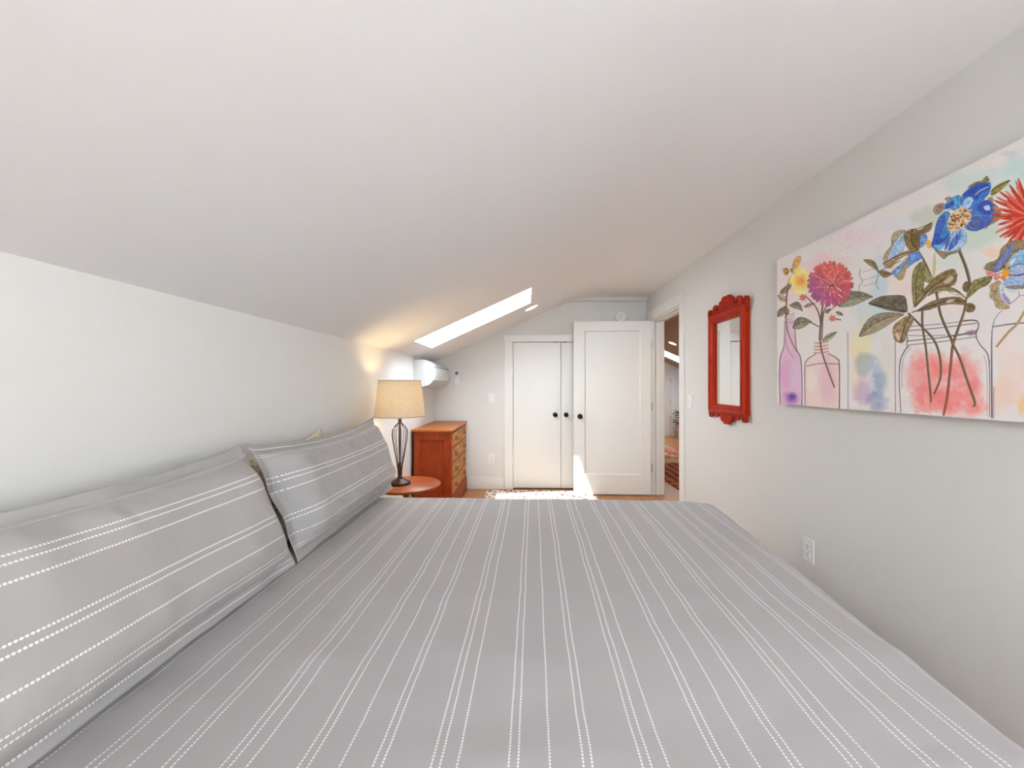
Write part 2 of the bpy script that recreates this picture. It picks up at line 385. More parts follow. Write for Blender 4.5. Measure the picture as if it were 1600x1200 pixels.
# baseboards
bbm = MB(); bbm.box(-.716, -.262, YB - .016, YB, 0, .135); bbm.box(-.716, -.262, YB - .011, YB, .135, .142)
tag(bbm.build('baseboard_far', trim_m, bevel=.002), 'white baseboard between dresser and closet', 'baseboard', kind='structure')
tag(B(XR - .015, XR, YN, DY0 - .105, 0, .14).build('baseboard_right', trim_m, bevel=.002), 'white baseboard under the flower canvas', 'baseboard', kind='structure')
tag(B(XL, XL + .015, YN, YB - 1.0, 0, .14).build('baseboard_left', trim_m, bevel=.002), 'white baseboard behind the bed', 'baseboard', kind='structure')
tag(B(3.58, HXR, HY1 - .016, HY1, 0, .12).build('baseboard_hall', trim_m, bevel=.002), 'white baseboard behind the potted plant', 'baseboard', kind='structure')

# closet casing and leaves
t = thing('trim_2', (.4, YB, 0), 'white casing around the closet double doors', 'door casing', kind='structure')
m = MB(); m.box(-.256, CX0, YB - .018, YB, 0, CZ); m.box(CX1, 1.085, YB - .018, YB, 0, CZ); m.build('side_casing', trim_m, t, bevel=.002)
m = MB(); m.box(-.262, 1.091, YB - .022, YB, CZ, CZ + .083); m.build('head_casing', trim_m, t, bevel=.002)
def knob(parent, x, y, z, r=.027, name='door_knob'):
    k = MB().lathe([(.0001, 0), (r * 1.02, 0), (r * 1.05, -.004), (r * .95, -.008), (r * .42, -.012), (r * .36, -.026), (r * .6, -.031), (r * .92, -.038), (r, -.047), (r * .9, -.055), (r * .55, -.060), (.0001, -.062)], (x, y, z), 28, 'Y').build(name, black_m, parent, smooth=True)
    k['label'] = 'round black knob'; return k
for i, (x0, x1, kx, cx, lab) in enumerate(((CX0 + .003, .4125, .345, .350, 'left flat white closet door with black knob'), (.4165, CX1 - .003, .474, .462, 'right flat white closet door, half behind the open door'))):
    t = thing('door_%d' % (i + 1), ((x0 + x1) / 2, YB, 0), lab, 'closet door', kind='structure')
    B(x0, x1, YB + .004, YB + .038, .014, CZ - .005).build('door_panel', door_m, t, bevel=.0015)
    knob(t, kx, YB + .004, .887)
    tag(B(cx - .016, cx + .016, YB - .002, YB + .004, CZ - .008, CZ + .0).build('door_catch', dark_m, t), 'small dark catch at the top edge')
    if i == 0:
        for hz in (.35, 1.40): MB().lathe([(.0001, -.04), (.004, -.04), (.004, .04), (.0001, .04)], (x0 - .001, YB - .001, hz), 10).build('hinge', trim_m, t, smooth=True)

# bedroom doorway casing and open door
t = thing('trim_3', (XR, 4.1, 0), 'white casing and jambs of the bedroom doorway', 'door casing', kind='structure')
m = MB(); m.box(XR - .018, XR, DY0 - .1, DY0 - .004, 0, DZ + .004); m.box(XR - .018, XR, DY1 + .004, DY1 + .1, 0, DZ + .004); m.build('side_casing', trim_m, t, bevel=.003)
m = MB(); m.box(XR - .020, XR, DY0 - .103, DY1 + .103, DZ + .004, DZ + .098); m.build('head_casing', trim_m, t, bevel=.003)
m = MB(); m.box(XR - .004, XR + WT + .004, DY0 - .006, DY0 + .012, 0, DZ); m.box(XR - .004, XR + WT + .004, DY1 - .012, DY1 + .006, 0, DZ); m.box(XR - .004, XR + WT + .004, DY0 + .012, DY1 - .012, DZ - .014, DZ + .002)
m.build('jamb', trim_m, t, bevel=.001)
m = MB(); m.box(XR + .045, XR + .08, DY1 - .024, DY1 - .012, 0, DZ - .014); m.box(XR + .045, XR + .08, DY0 + .012, DY0 + .024, 0, DZ - .014); m.box(XR + .045, XR + .08, DY0 + .024, DY1 - .024, DZ - .026, DZ - .014)
m.build('door_stop', trim_m, t, bevel=.001)
m = MB(); m.box(XR + WT, XR + WT + .018, DY0 - .09, DY0, 0, DZ); m.box(XR + WT, XR + WT + .018, DY1, DY1 + .09, 0, DZ); m.box(XR + WT, XR + WT + .02, DY0 - .09, DY1 + .09, DZ, DZ + .09); m.build('hall_casing', trim_m, t, bevel=.002)

LX0, LX1, LY0, LZ0, LZ1 = .537, 1.398, 4.492, .012, 1.957
t = thing('door_3', (LX1, LY0, 0), 'open white one-panel bedroom door with black knob, swung in front of the closet', 'door', kind='structure')
m = MB(); px0, px1, pz0, pz1 = .658, 1.283, .232, 1.850; th = .035
m.box(LX0, px0, LY0, LY0 + th, LZ0, LZ1); m.box(px1, LX1, LY0, LY0 + th, LZ0, LZ1); m.box(px0, px1, LY0, LY0 + th, LZ0, pz0); m.box(px0, px1, LY0, LY0 + th, pz1, LZ1)
m.build('door_frame', door_m, t)
m = MB(); m.box(px0, px1, LY0 + .011, LY0 + th - .011, pz0, pz1); m.build('door_panel', door_m, t)
m = MB()
for a0, a1, b0, b1, c in ((px0, pz0, px0, pz1, 0),): pass
s_ = .012
o_ = [(px0, pz0), (px1, pz0), (px1, pz1), (px0, pz1)]; i_ = [(px0 + s_, pz0 + s_), (px1 - s_, pz0 + s_), (px1 - s_, pz1 - s_), (px0 + s_, pz1 - s_)]
m.add([(a, LY0 + .001, b) for a, b in o_] + [(a, LY0 + .0105, b) for a, b in i_], [(k, (k + 1) % 4, 4 + (k + 1) % 4, 4 + k) for k in range(4)])
m.build('panel_molding', door_m, t)
knob(t, LX0 + .068, LY0, .887, .028)
tag(B(LX0 - .0015, LX0 + .001, LY0 + .007, LY0 + .028, .86, .915).build('latch', steel_m, t), 'steel latch plate on the door edge')
for hz in (1.70, 1.0, .31):
    m = MB().lathe([(.0001, -.045), (.0065, -.045), (.0065, .045), (.0001, .045)], (LX1 + .010, LY0 + .004, hz), 12)
    m.box(LX1 + .001, LX1 + .003, LY0 + .002, LY0 + .03, hz - .045, hz + .045)
    tag(m.build('hinge', steel_m, t, smooth=True), 'small steel hinge')

# far door in the room beyond
t = thing('door_4', (3.1, HY1, 0), 'low white door in the far wall of the room beyond', 'door', kind='structure')
B(2.70, 3.47, HY1 - .02, HY1 + .0, .012, 1.625).build('door_panel', trim_m, t, bevel=.002)
MB().lathe([(.0001, 0), (.006, 0), (.006, -.02), (.025, -.03), (.025, -.045), (.0001, -.05)], (2.77, HY1 - .02, .9), 16, 'Y').build('door_knob', black_m, t, smooth=True)
for hz in (.45, .85, 1.35): B(3.472, 3.484, HY1 - .028, HY1 - .018, hz - .04, hz + .04).build('hinge', steel_m, t)
m = MB(); m.box(3.488, 3.578, HY1 - .018, HY1, 0, 1.72); m.box(2.6, 2.68, HY1 - .018, HY1, 0, 1.72); m.box(2.68, 3.488, HY1 - .018, HY1, 1.64, 1.72)
tag(m.build('trim_4', hallwall_m, bevel=.002), 'white casing around the low far door', 'door casing', kind='structure')

# ------------------------------------------------------------------ wall fittings
def plate_yz(name, label, cat, X, y0, y1, z0, z1, kind):     # plate on the right wall, facing -X
    t = thing(name, (X, (y0 + y1) / 2, (z0 + z1) / 2), label, cat); yc, zc = (y0 + y1) / 2, (z0 + z1) / 2
    B(X - .006, X, y0, y1, z0, z1).build('cover_plate', plastic_m, t, bevel=.002)
    if kind == 'outlet':
        for dz in (-.02, .02):
            r = B(X - .009, X - .006, yc - .0165, yc + .0165, zc + dz - .014, zc + dz + .014).build('receptacle', plastic_m, t, bevel=.004)
            m = MB()
            for dy in (-.006, .006): m.box(X - .0095, X - .009, yc + dy - .0012, yc + dy + .0012, zc + dz - .002, zc + dz + .007)
            m.box(X - .0095, X - .009, yc - .0022, yc + .0022, zc + dz - .010, zc + dz - .006)
            m.build('slot', dark_m, r)
    else:
        B(X - .008, X - .006, yc - .006, yc + .006, zc - .012, zc + .012).build('toggle_frame', plastic_m, t, bevel=.001)
        MB().prism([(-.006, zc - .004), (-.018, zc + .008), (-.017, zc + .011), (-.006, zc + .005)], yc - .004, yc + .004, 'Y')
        m = MB(); m.add([(X - .006, yc - .004, zc - .004), (X - .018, yc - .003, zc + .008), (X - .017, yc - .003, zc + .012), (X - .006, yc - .004, zc + .006), (X - .006, yc + .004, zc - .004), (X - .018, yc + .003, zc + .008), (X - .017, yc + .003, zc + .012), (X - .006, yc + .004, zc + .006)], [(0, 1, 2, 3), (7, 6, 5, 4), (0, 4, 5, 1), (1, 5, 6, 2), (2, 6, 7, 3), (3, 7, 4, 0)])
        m.build('toggle', plastic_m, t)
    return t
plate_yz('power_outlet', 'white double power outlet on the right wall below the flower canvas', 'power outlet', XR, 2.008, 2.083, .352, .468, 'outlet')
plate_yz('light_switch', 'white toggle light switch on the right wall between doorway and mirror', 'light switch', XR, 3.435, 3.535, 1.036, 1.158, 'switch')
def plate_xz(name, label, cat, x0, x1, z0, z1, kind):
    Yw = YB; t = thing(name, ((x0 + x1) / 2, Yw, (z0 + z1) / 2), label, cat); xc, zc = (x0 + x1) / 2, (z0 + z1) / 2
    B(x0, x1, Yw - .006, Yw, z0, z1).build('cover_plate', plastic_m, t, bevel=.002)
    if kind == 'outlet':
        for dz in (-.02, .02):
            r = B(xc - .0165, xc + .0165, Yw - .009, Yw - .006, zc + dz - .014, zc + dz + .014).build('receptacle', plastic_m, t, bevel=.004)
            m = MB()
            for dx in (-.006, .006): m.box(xc + dx - .0012, xc + dx + .0012, Yw - .0095, Yw - .009, zc + dz - .002, zc + dz + .007)
            m.box(xc - .0022, xc + .0022, Yw - .0095, Yw - .009, zc + dz - .010, zc + dz - .006); m.build('slot', dark_m, r)
    else:
        B(xc - .0165, xc + .0165, Yw - .009, Yw - .006, zc - .033, zc + .033).build('rocker_frame', plastic_m, t, bevel=.001)
        m = MB(); m.add([(xc - .013, Yw - .009, zc - .03), (xc + .013, Yw - .009, zc - .03), (xc + .013, Yw - .014, zc + .03), (xc - .013, Yw - .014, zc + .03), (xc - .013, Yw - .008, zc + .03), (xc + .013, Yw - .008, zc + .03), (xc - .013, Yw - .008, zc - .03), (xc + .013, Yw - .008, zc - .03)], [(0, 1, 2, 3), (3, 2, 5, 4), (6, 7, 1, 0), (0, 3, 4, 6), (1, 7, 5, 2), (6, 4, 5, 7)])
        m.build('rocker', plastic_m, t)
plate_xz('light_switch', 'white light switch on the far wall left of the closet', 'light switch', -.447, -.374, 1.027, 1.141, 'switch')
plate_xz('power_outlet', 'white double power outlet low on the far wall right of the dresser', 'power outlet', -.450, -.374, .306, .420, 'outlet')

t = thing('smoke_detector', (1.115, YB, 2.037), 'round white smoke detector above the open door', 'smoke detector')
MB().lathe([(.0001, 0), (.071, 0), (.071, -.012), (.067, -.016), (.066, -.032), (.058, -.040), (.0001, -.041)], (1.115, YB, 2.037), 40, 'Y').build('housing', plastic_m, t, smooth=True)
for dx, dz in ((-.020, .022), (.0, .002), (.004, .026), (-.018, -.018)):
    MB().lathe([(.0001, 0), (.005, 0), (.0001, -.001)], (1.115 + dx, YB - .0412, 2.037 + dz), 12, 'Y').build('sensor_hole', dark_m, t)

def downlight(P, a, y, r, label, tilt, e):
    c = P(a, y, 0); t = thing('recessed_light', c, label, 'recessed light')
    M = Matrix.Translation(c) @ Matrix.Rotation(tilt, 4, 'Y')
    def lat(prof, cl=False):
        m = MB().lathe(prof, (0, 0, 0), 36, closed=cl); m.v = [tuple(M @ Vector(p)) for p in m.v]; return m
    lat([(r, 0), (r + .010, 0), (r + .010, -.004), (r, -.006)], True).build('trim_ring', trim_m, t, smooth=True)
    d = lat([(.0001, -.001), (r, -.001), (r, -.004), (.0001, -.005)]).build('lens', down_m, t, smooth=True)
    return t
downlight(slope_pt, .053, 4.09, .070, 'round lit recessed light on the slope beside the skylight', -AS, 6)
downlight(hall_pt, 2.81, 7.72, .075, 'round lit recessed light in the sloped ceiling beyond the doorway', AS, 6)
spot('doorway_fill_light', (2.0, 3.55, 2.25), 20, (1, .68, .32))  # added warm fill for the door jamb, source out of view
spot('hall_downlight_light', (2.80, 7.70, 2.02), 60, (1, .82, .6))
portal('hall_fill_window_daylight', (3.325, HY0 - .02, 1.45), (math.pi / 2, 0, math.pi), .65, 1.1)  # portal of the added hall window
downlight(lambda a, y, n: Vector((a, y, ZC - .004 + n)), 2.0, 3.55, .07, 'unseen recessed light added just outside the doorway to warm the jamb', 0, 6)  # fixture added to go with the doorway fill

# remote control in its wall cradle
t = thing('remote_control', (-.827, YB, 1.325), 'slim white air conditioner remote hung on the far wall', 'remote control')
B(-.855, -.799, YB - .022, YB - .004, 1.240, 1.412).build('case', plastic_m, t, bevel=.006)
B(-.860, -.794, YB - .012, YB, 1.236, 1.300).build('cradle', plastic_m, t, bevel=.003)
tag(B(-.846, -.808, YB - .0228, YB - .0215, 1.362, 1.400).build('screen', mat('lcd_grey', (.14, .17, .16, 1), .3), t), 'dark grey display')
for k in range(2): B(-.846 + k * .021, -.830 + k * .021, YB - .024, YB - .021, 1.340, 1.350).build('button', mat('button_grey', (.45, .55, .48, 1), .5), t, bevel=.001)

# air conditioner
t = thing('air_conditioner', (XL, 4.2, 1.222), 'white wall-mounted air conditioner above the dresser', 'air conditioner')
prof = [(0, 0), (.10, 0), (.145, .012), (.180, .038), (.198, .075), (.204, .115), (.202, .16), (.196, .188), (.182, .215), (.160, .240), (.130, .258), (.105, .264), (0, .264)]
pr = lambda dx=0: [(XL + a + (dx if a > .09 else 0), 1.222 + b) for a, b in prof]
m = MB().prism(pr(), 3.84, 4.60, 'Y'); m.build('housing', ac_m, t, smooth=True, bevel=.004, angle=30)
fp = [(.198, .062), (.206, .115), (.204, .16), (.198, .190)]
m = MB(); pts = [(XL + a + .004, 1.222 + b) for a, b in fp] + [(XL + a - .004, 1.222 + b) for a, b in reversed(fp)]
m.prism(pts, 3.865, 4.592, 'Y').build('front_panel', ac_m, t, bevel=.002, smooth=True)
tag(B(XL + .150, XL + .1985, 3.87, 4.585, 1.222 + .1915, 1.222 + .197).build('air_intake', dark_m, t), 'dark intake slot')
m = MB(); m.prism([(XL + .125, 1.222 - .001), (XL + .175, 1.222 + .028), (XL + .178, 1.222 + .024), (XL + .13, 1.222 - .006)], 3.88, 4.57, 'Y'); m.build('louver', ac_m, t)

# ------------------------------------------------------------------ dresser
DX0, DX1, DYA, DYB, DZT = -1.082, -.708, 3.745, 4.665, .815
t = thing('dresser', (-.9, 4.2, 0), 'antique reddish oak chest of four drawers in the far left corner', 'dresser')
m = MB(); st = .075
m.box(DX0, DX1, DYB - .02, DYB, 0, DZT - .024)           # far side
m.box(DX0, DX0 + .015, DYA, DYB - .02, .0, DZT - .024)  # back
# near side as frame with recessed panel
m.box(DX0, DX0 + st, DYA, DYA + .022, 0, DZT - .024); m.box(DX1 - st, DX1, DYA, DYA + .022, 0, DZT - .024)
m.box(DX0 + st, DX1 - st, DYA, DYA + .022, DZT - .100, DZT - .024); m.box(DX0 + st, DX1 - st, DYA, DYA + .022, 0, .13)
m.build('side_frame', oak_side, t, bevel=.002)
B(DX0 + st, DX1 - st, DYA + .016, DYA + .021, .13, DZT - .10).build('side_panel', oak_side, t)
m = MB()
o_ = [(DX0 + st, .13), (DX1 - st, .13), (DX1 - st, DZT - .10), (DX0 + st, DZT - .10)]; i_ = [(a + (s1 * .008), b + s2 * .008) for (a, b), (s1, s2) in zip(o_, ((1, 1), (-1, 1), (-1, -1), (1, -1)))]
m.add([(a, DYA + .002, b) for a, b in o_] + [(a, DYA + .0158, b) for a, b in i_], [(k, (k + 1) % 4, 4 + (k + 1) % 4, 4 + k) for k in range(4)]); m.build('panel_molding', oak_side, t)
m = MB(); m.box(DX0 - .01, DX1 + .014, DYA - .014, DYB + .012, DZT - .024, DZT); m.build('top', oak_top, t, bevel=.007, seg=3)
m = MB(); zs = [.180 + .1515 * k for k in range(5)]
m.box(DX1 - .018, DX1, DYA + .022, DYA + .045, .0, DZT - .024); m.box(DX1 - .018, DX1, DYB - .045, DYB - .02, .0, DZT - .024)
for z in zs[:-1]: m.box(DX1 - .018, DX1, DYA + .045, DYB - .045, z - .009, z + .009)
m.box(DX1 - .018, DX1, DYA + .045, DYB - .045, zs[-1] - .004, DZT - .024)
m.box(DX1 - .018, DX1, DYA + .045, DYB - .045, 0, zs[0] - .009)
m.build('face_frame', oak_side, t, bevel=.001)
B(DX1, DX1 + .010, DYA, DYB, .0, .165).build('base_rail', oak_side, t, bevel=.004)
brass = mat('dark_brass', (.10, .06, .025, 1), .4, metal=.9)
for z in zs[:-1]:
    z0, z1 = z + .012, z + .1515 - .012
    d = B(DX1 - .3, DX1 + .006, DYA + .048, DYB - .048, z0, z1).build('drawer', oak_front, t, bevel=.003)
    d['label'] = 'golden oak drawer front'
    zc = (z0 + z1) / 2
    for yy in (DYA + .20, DYB - .20):
        m = MB(); x = DX1 + .006
        # pierced back plate: five lobes
        for (dy, dz, r) in ((0, .004, .020), (-.032, .002, .016), (.032, .002, .016), (0, -.016, .013), (0, .023, .012)):
            m.lathe([(.0001, 0), (r, 0), (r * .9, .0025), (.0001, .003)], (x, yy + dy, zc + dz), 14, 'X')
        m.tube([(x + .004, yy - .030, zc + .004), (x + .016, yy - .031, zc - .002), (x + .019, yy - .024, zc - .018), (x + .019, yy, zc - .024), (x + .019, yy + .024, zc - .018), (x + .016, yy + .031, zc - .002), (x + .004, yy + .030, zc + .004)], .0028, 7)
        tag(m.build('drawer_pull', brass, d, smooth=True), 'dark brass bail pull')
    m = MB().lathe([(.0001, 0), (.008, 0), (.007, .002), (.0001, .0025)], (DX1 + .006, (DYA + DYB) / 2, z1 - .030), 14, 'X')
    m.box(DX1 + .006, DX1 + .008, (DYA + DYB) / 2 - .004, (DYA + DYB) / 2 + .004, z1 - .048, z1 - .032)
    m.build('keyhole', brass, d)

# ------------------------------------------------------------------ side table and lamp
TX, TY, TZ = -.850, 2.79, .540
t = thing('side_table', (TX, TY, 0), 'small round reddish wooden pedestal table under the lamp', 'side table')
MB().lathe([(.0001, TZ - .022), (.222, TZ - .022), (.234, TZ - .018), (.241, TZ - .010), (.241, TZ - .005), (.236, TZ), (.0001, TZ)], (TX, TY, 0), 64).build('table_top', table_m, t, smooth=True, angle=50)
MB().lathe([(.0001, .16), (.036, .16), (.045, .18), (.030, .21), (.022, .25), (.034, .29), (.040, .33), (.026, .38), (.018, .43), (.026, .47), (.04, .50), (.06, TZ - .022), (.0001, TZ - .022)], (TX, TY, 0), 28).build('pedestal', table_m, t, smooth=True)
for k in range(3):
    a = math.radians(30 + 120 * k); d = Vector((math.cos(a), math.sin(a), 0)); c = Vector((TX, TY, 0))
    MB().tube([c + d * .02 + Vector((0, 0, .20)), c + d * .08 + Vector((0, 0, .19)), c + d * .14 + Vector((0, 0, .12)), c + d * .18 + Vector((0, 0, .05)), c + d * .22 + Vector((0, 0, .013))], [.02, .021, .018, .015, .012], 10).build('leg', table_m, t, smooth=True)
LX, LY = -.893, 2.78
t = thing('table_lamp', (LX, LY, TZ), 'lit table lamp with cream drum shade and dark wire cage stem', 'table lamp')
MB().lathe([(.0001, TZ), (.074, TZ), (.076, TZ + .006), (.072, TZ + .016), (.045, TZ + .027), (.020, TZ + .040), (.014, TZ + .055), (.0001, TZ + .056)], (LX, LY, 0), 40).build('lamp_base', bronze_m, t, smooth=True)
MB().lathe([(.0001, TZ + .05), (.013, TZ + .05), (.0115, .66), (.0055, .70), (.0055, .965), (.0115, .972), (.0125, .99), (.0115, 1.045), (.0075, 1.055), (.0075, 1.085), (.0001, 1.086)], (LX, LY, 0), 20).build('lamp_stem', mat('bronze_stem', (.10, .035, .022, 1), .4, metal=.6), t, smooth=True)
for k in range(10):
    a = 2 * math.pi * k / 10 + .15; c, s_ = math.cos(a), math.sin(a)
    pf = [(.010, .976), (.018, .966), (.036, .948), (.050, .925), (.055, .900), (.053, .870), (.047, .830), (.038, .780), (.029, .730), (.021, .685), (.015, .64), (.013, .60)]
    MB().tube([(LX + r * c, LY + r * s_, z) for r, z in pf], .0021, 6).build('cage_wire', bronze_m, t, smooth=True)
m = MB(); n = 64; z0, z1, r0, r1 = 1.020, 1.270, .174, .147
m.lathe([(r0, z0), (r1, z1), (r1 - .0015, z1), (r0 - .0015, z0)], (LX, LY, 0), n, closed=True)
sh = m.build('lamp_shade', shade_m, t, smooth=True)
for r, z in ((r0, z0), (r1, z1)):
    MB().lathe([(r + .0012, z - .004), (r + .0012, z + .004), (r - .002, z + .004), (r - .002, z - .004)], (LX, LY, 0), n, closed=True).build('shade_rim', mat('linen_trim', (.55, .47, .36, 1), .8), sh, smooth=True)
MB().lathe([(.0001, 1.086), (.014, 1.088), (.016, 1.105), (.028, 1.13), (.031, 1.155), (.024, 1.18), (.010, 1.192), (.0001, 1.194)], (LX, LY, 0), 20).build('bulb', bulb_m, t, smooth=True)
bpy.data.objects['lamp_bulb_light'].location = (LX, LY, 1.14)
m = MB()
for k in range(3):
    a = 2 * math.pi * k / 3; m.tube([(LX, LY, 1.250), (LX + (r1 + .001) * math.cos(a), LY + (r1 + .001) * math.sin(a), 1.262)], .0015, 6)
m.build('shade_spider', bronze_m, t)

# ------------------------------------------------------------------ rugs
cream = [srgb(226, 218, 200), srgb(214, 206, 190), srgb(150, 60, 50), srgb(224, 214, 196), srgb(90, 104, 120), srgb(230, 222, 206), srgb(190, 150, 120), srgb(222, 212, 196)]
R_ = B(-.46, .78, 3.75, 4.655, .0, .008).build('area_rug', rug_mat('cream_floral_rug', cream, 34), bevel=.002, base=(.16, 4.2, 0))
tag(R_, 'cream floral rug on the floor in front of the closet', 'rug')
redc = [srgb(150, 30, 16), srgb(178, 120, 40), srgb(120, 24, 14), srgb(40, 40, 50), srgb(160, 60, 24), srgb(168, 24, 20)]
R_ = B(1.80, 3.4, 4.2, 6.37, 0, .010).build('area_rug', rug_mat('red_gold_rug', redc, 9, stripes=srgb(190, 146, 60)), bevel=.002, base=(2.6, 5.3, 0))
tag(R_, 'red and gold patterned rug just past the doorway', 'rug')
pinkc = [srgb(206, 170, 150), srgb(190, 110, 80), srgb(214, 190, 172), srgb(170, 60, 44), srgb(206, 176, 150), srgb(150, 100, 80)]
R_ = B(1.62, 2.88, 6.83, 9.1, 0, .010).build('area_rug', rug_mat('faded_pink_rug', pinkc, 8), bevel=.002, base=(2.2, 8, 0))
tag(R_, 'faded pink and red rug, farther from the doorway', 'rug')

# ------------------------------------------------------------------ potted plant in the room beyond
PX, PY = 3.64, 9.42
t = thing('potted_plant', (PX, PY, 0), 'potted plant with dark green leaves and red bloom beside the far door', 'plant')
MB().lathe([(.0001, 0), (.075, 0), (.10, .22), (.108, .225), (.108, .25), (.095, .25), (.09, .23), (.0001, .23)], (PX, PY, 0), 28).build('pot', mat('blush_pot', (.62, .50, .46, 1), .5), t, smooth=True)
leafm = mat('dark_leaf', (.02, .075, .018, 1), .75, var=.5, vscale=20); redm = mat('red_bloom', (.45, .02, .03, 1), .5)
def leaf(m, c, d, L, wd):
    d = d.normalized(); s = d.cross(Vector((0, 0, 1))).normalized(); up = s.cross(d); vs = []; nn = 7
    for i in range(nn):
        u = i / (nn - 1); w_ = wd * math.sin(math.pi * (.04 + .94 * u)) ** .8; p = c + d * L * u - Vector((0, 0, 1)) * L * .35 * u * u
        vs += [p - s * w_ + up * w_ * .3, p, p + s * w_ + up * w_ * .3]
    m.add(vs, [f for i in range(nn - 1) for f in ((3 * i, 3 * i + 1, 3 * i + 4, 3 * i + 3), (3 * i + 1, 3 * i + 2, 3 * i + 5, 3 * i + 4))])
m = MB()
for k in range(26):
    a = k * 2.4; h = .30 + .32 * random.random(); e = random.uniform(.1, .9)
    c = Vector((PX + .05 * math.cos(a), PY + .05 * math.sin(a), h)); leaf(m, c, Vector((math.cos(a), math.sin(a) , e)), random.uniform(.15, .22), .055)
    m.tube([(PX, PY, .22), tuple(c)], .003, 5)
m.build('foliage', leafm, t, smooth=True)
m = MB()
for k in range(9):
    a = k * .75; leaf(m, Vector((PX - .11, PY - .12, .36)), Vector((math.cos(a), math.sin(a), .5 * math.sin(k * 1.7))), .09, .035)
m.build('bloom', redm, t, smooth=True)

# ------------------------------------------------------------------ bed, duvet, pillows
ZB = .570
t = thing('bed', (0, 1.42, 0), 'low upholstered grey bed frame carrying the mattress under the striped duvet', 'bed')
m = MB(); m.box(-1.05, .93, .50, 2.34, .12, .30); m.build('bed_frame', edge_m, t, bevel=.02)
B(-1.045, .90, .50, 2.33, .30, .535).build('mattress', mat('mattress_white', (.75, .75, .73, 1), .8), t, bevel=.04, seg=4)
for x, y in ((-.98, .58), (.86, .58), (-.98, 2.26), (.86, 2.26)): MB().lathe([(.0001, 0), (.022, 0), (.03, .12), (.0001, .12)], (x, y, 0), 16).build('leg', table_m, t, smooth=True)

def fbm(x, y, z=0, o=3):
    return sum(noise.noise(Vector((x * 2 ** k, y * 2 ** k, z + 7 * k))) / 2 ** k for k in range(o))
def duvet():
    r = .10; q = r * math.pi / 2
    y_in0, y_in1 = .50, 2.32
    xe = lambda y: .912 + .088 * (min(max(y, .4), 2.4) - .96)
    nx, ny = 190, 200
    X = np.linspace(-1.07, 1.42, nx); Y = np.linspace(.12, 2.70, ny)
    vs = []; uv = []
    for y in Y:
        for x in X:
            ox = max(0, x - xe(y)); oy = y - y_in1 if y > y_in1 else (y - y_in0 if y < y_in0 else 0)
            o = math.hypot(ox, oy)
            bx, by = x - ox, y - oy
            puff = .012 * (1 - math.exp(-max(0, (xe(y) - x)) / .15))
            z = ZB - .012 + puff
            z += .007 * noise.noise(Vector((x * 1.3, y * 4.2, 3))) + .0035 * noise.noise(Vector((x * 4, y * 9, 1))) + .0012 * noise.noise(Vector((x * 17, y * 30, 9)))
            if o > 0:
                if o < q: h, d = r * math.sin(o / r), r * (1 - math.cos(o / r))
                else: h, d = r + .05 * (o - q) + .012 * math.sin((x * 7 + y * 9)) * min(1, (o - q) / .1), r + (o - q)
                bx += ox / o * h; by += oy / o * h; z -= d
            vs.append((bx, by, max(z, .06)))
            uv.append((x - .018 * (y - .93) + .776 - .74 + 5 * .37 - .036 + .046, y))
    fs = [(j * nx + i, j * nx + i + 1, (j + 1) * nx + i + 1, (j + 1) * nx + i) for j in range(ny - 1) for i in range(nx - 1)]
    me = bpy.data.meshes.new('duvet'); me.from_pydata([(a, b - 1.42, c - .57) for a, b, c in vs], [], fs)
    ul = me.uv_layers.new(name='UVMap')
    for l in me.loops: ul.data[l.index].uv = uv[l.vertex_index]
    for p in me.polygons: p.use_smooth = True
    me.materials.append(duvet_m)
    o = bpy.data.objects.new('duvet', me); COL.objects.link(o); o.location = (0, 1.42, .57)
    md = o.modifiers.new('thickness', 'SOLIDIFY'); md.thickness = .012; md.offset = -1
    return tag(o, 'wide grey duvet with white dotted stripes spread over the bed', 'duvet')
duvet()

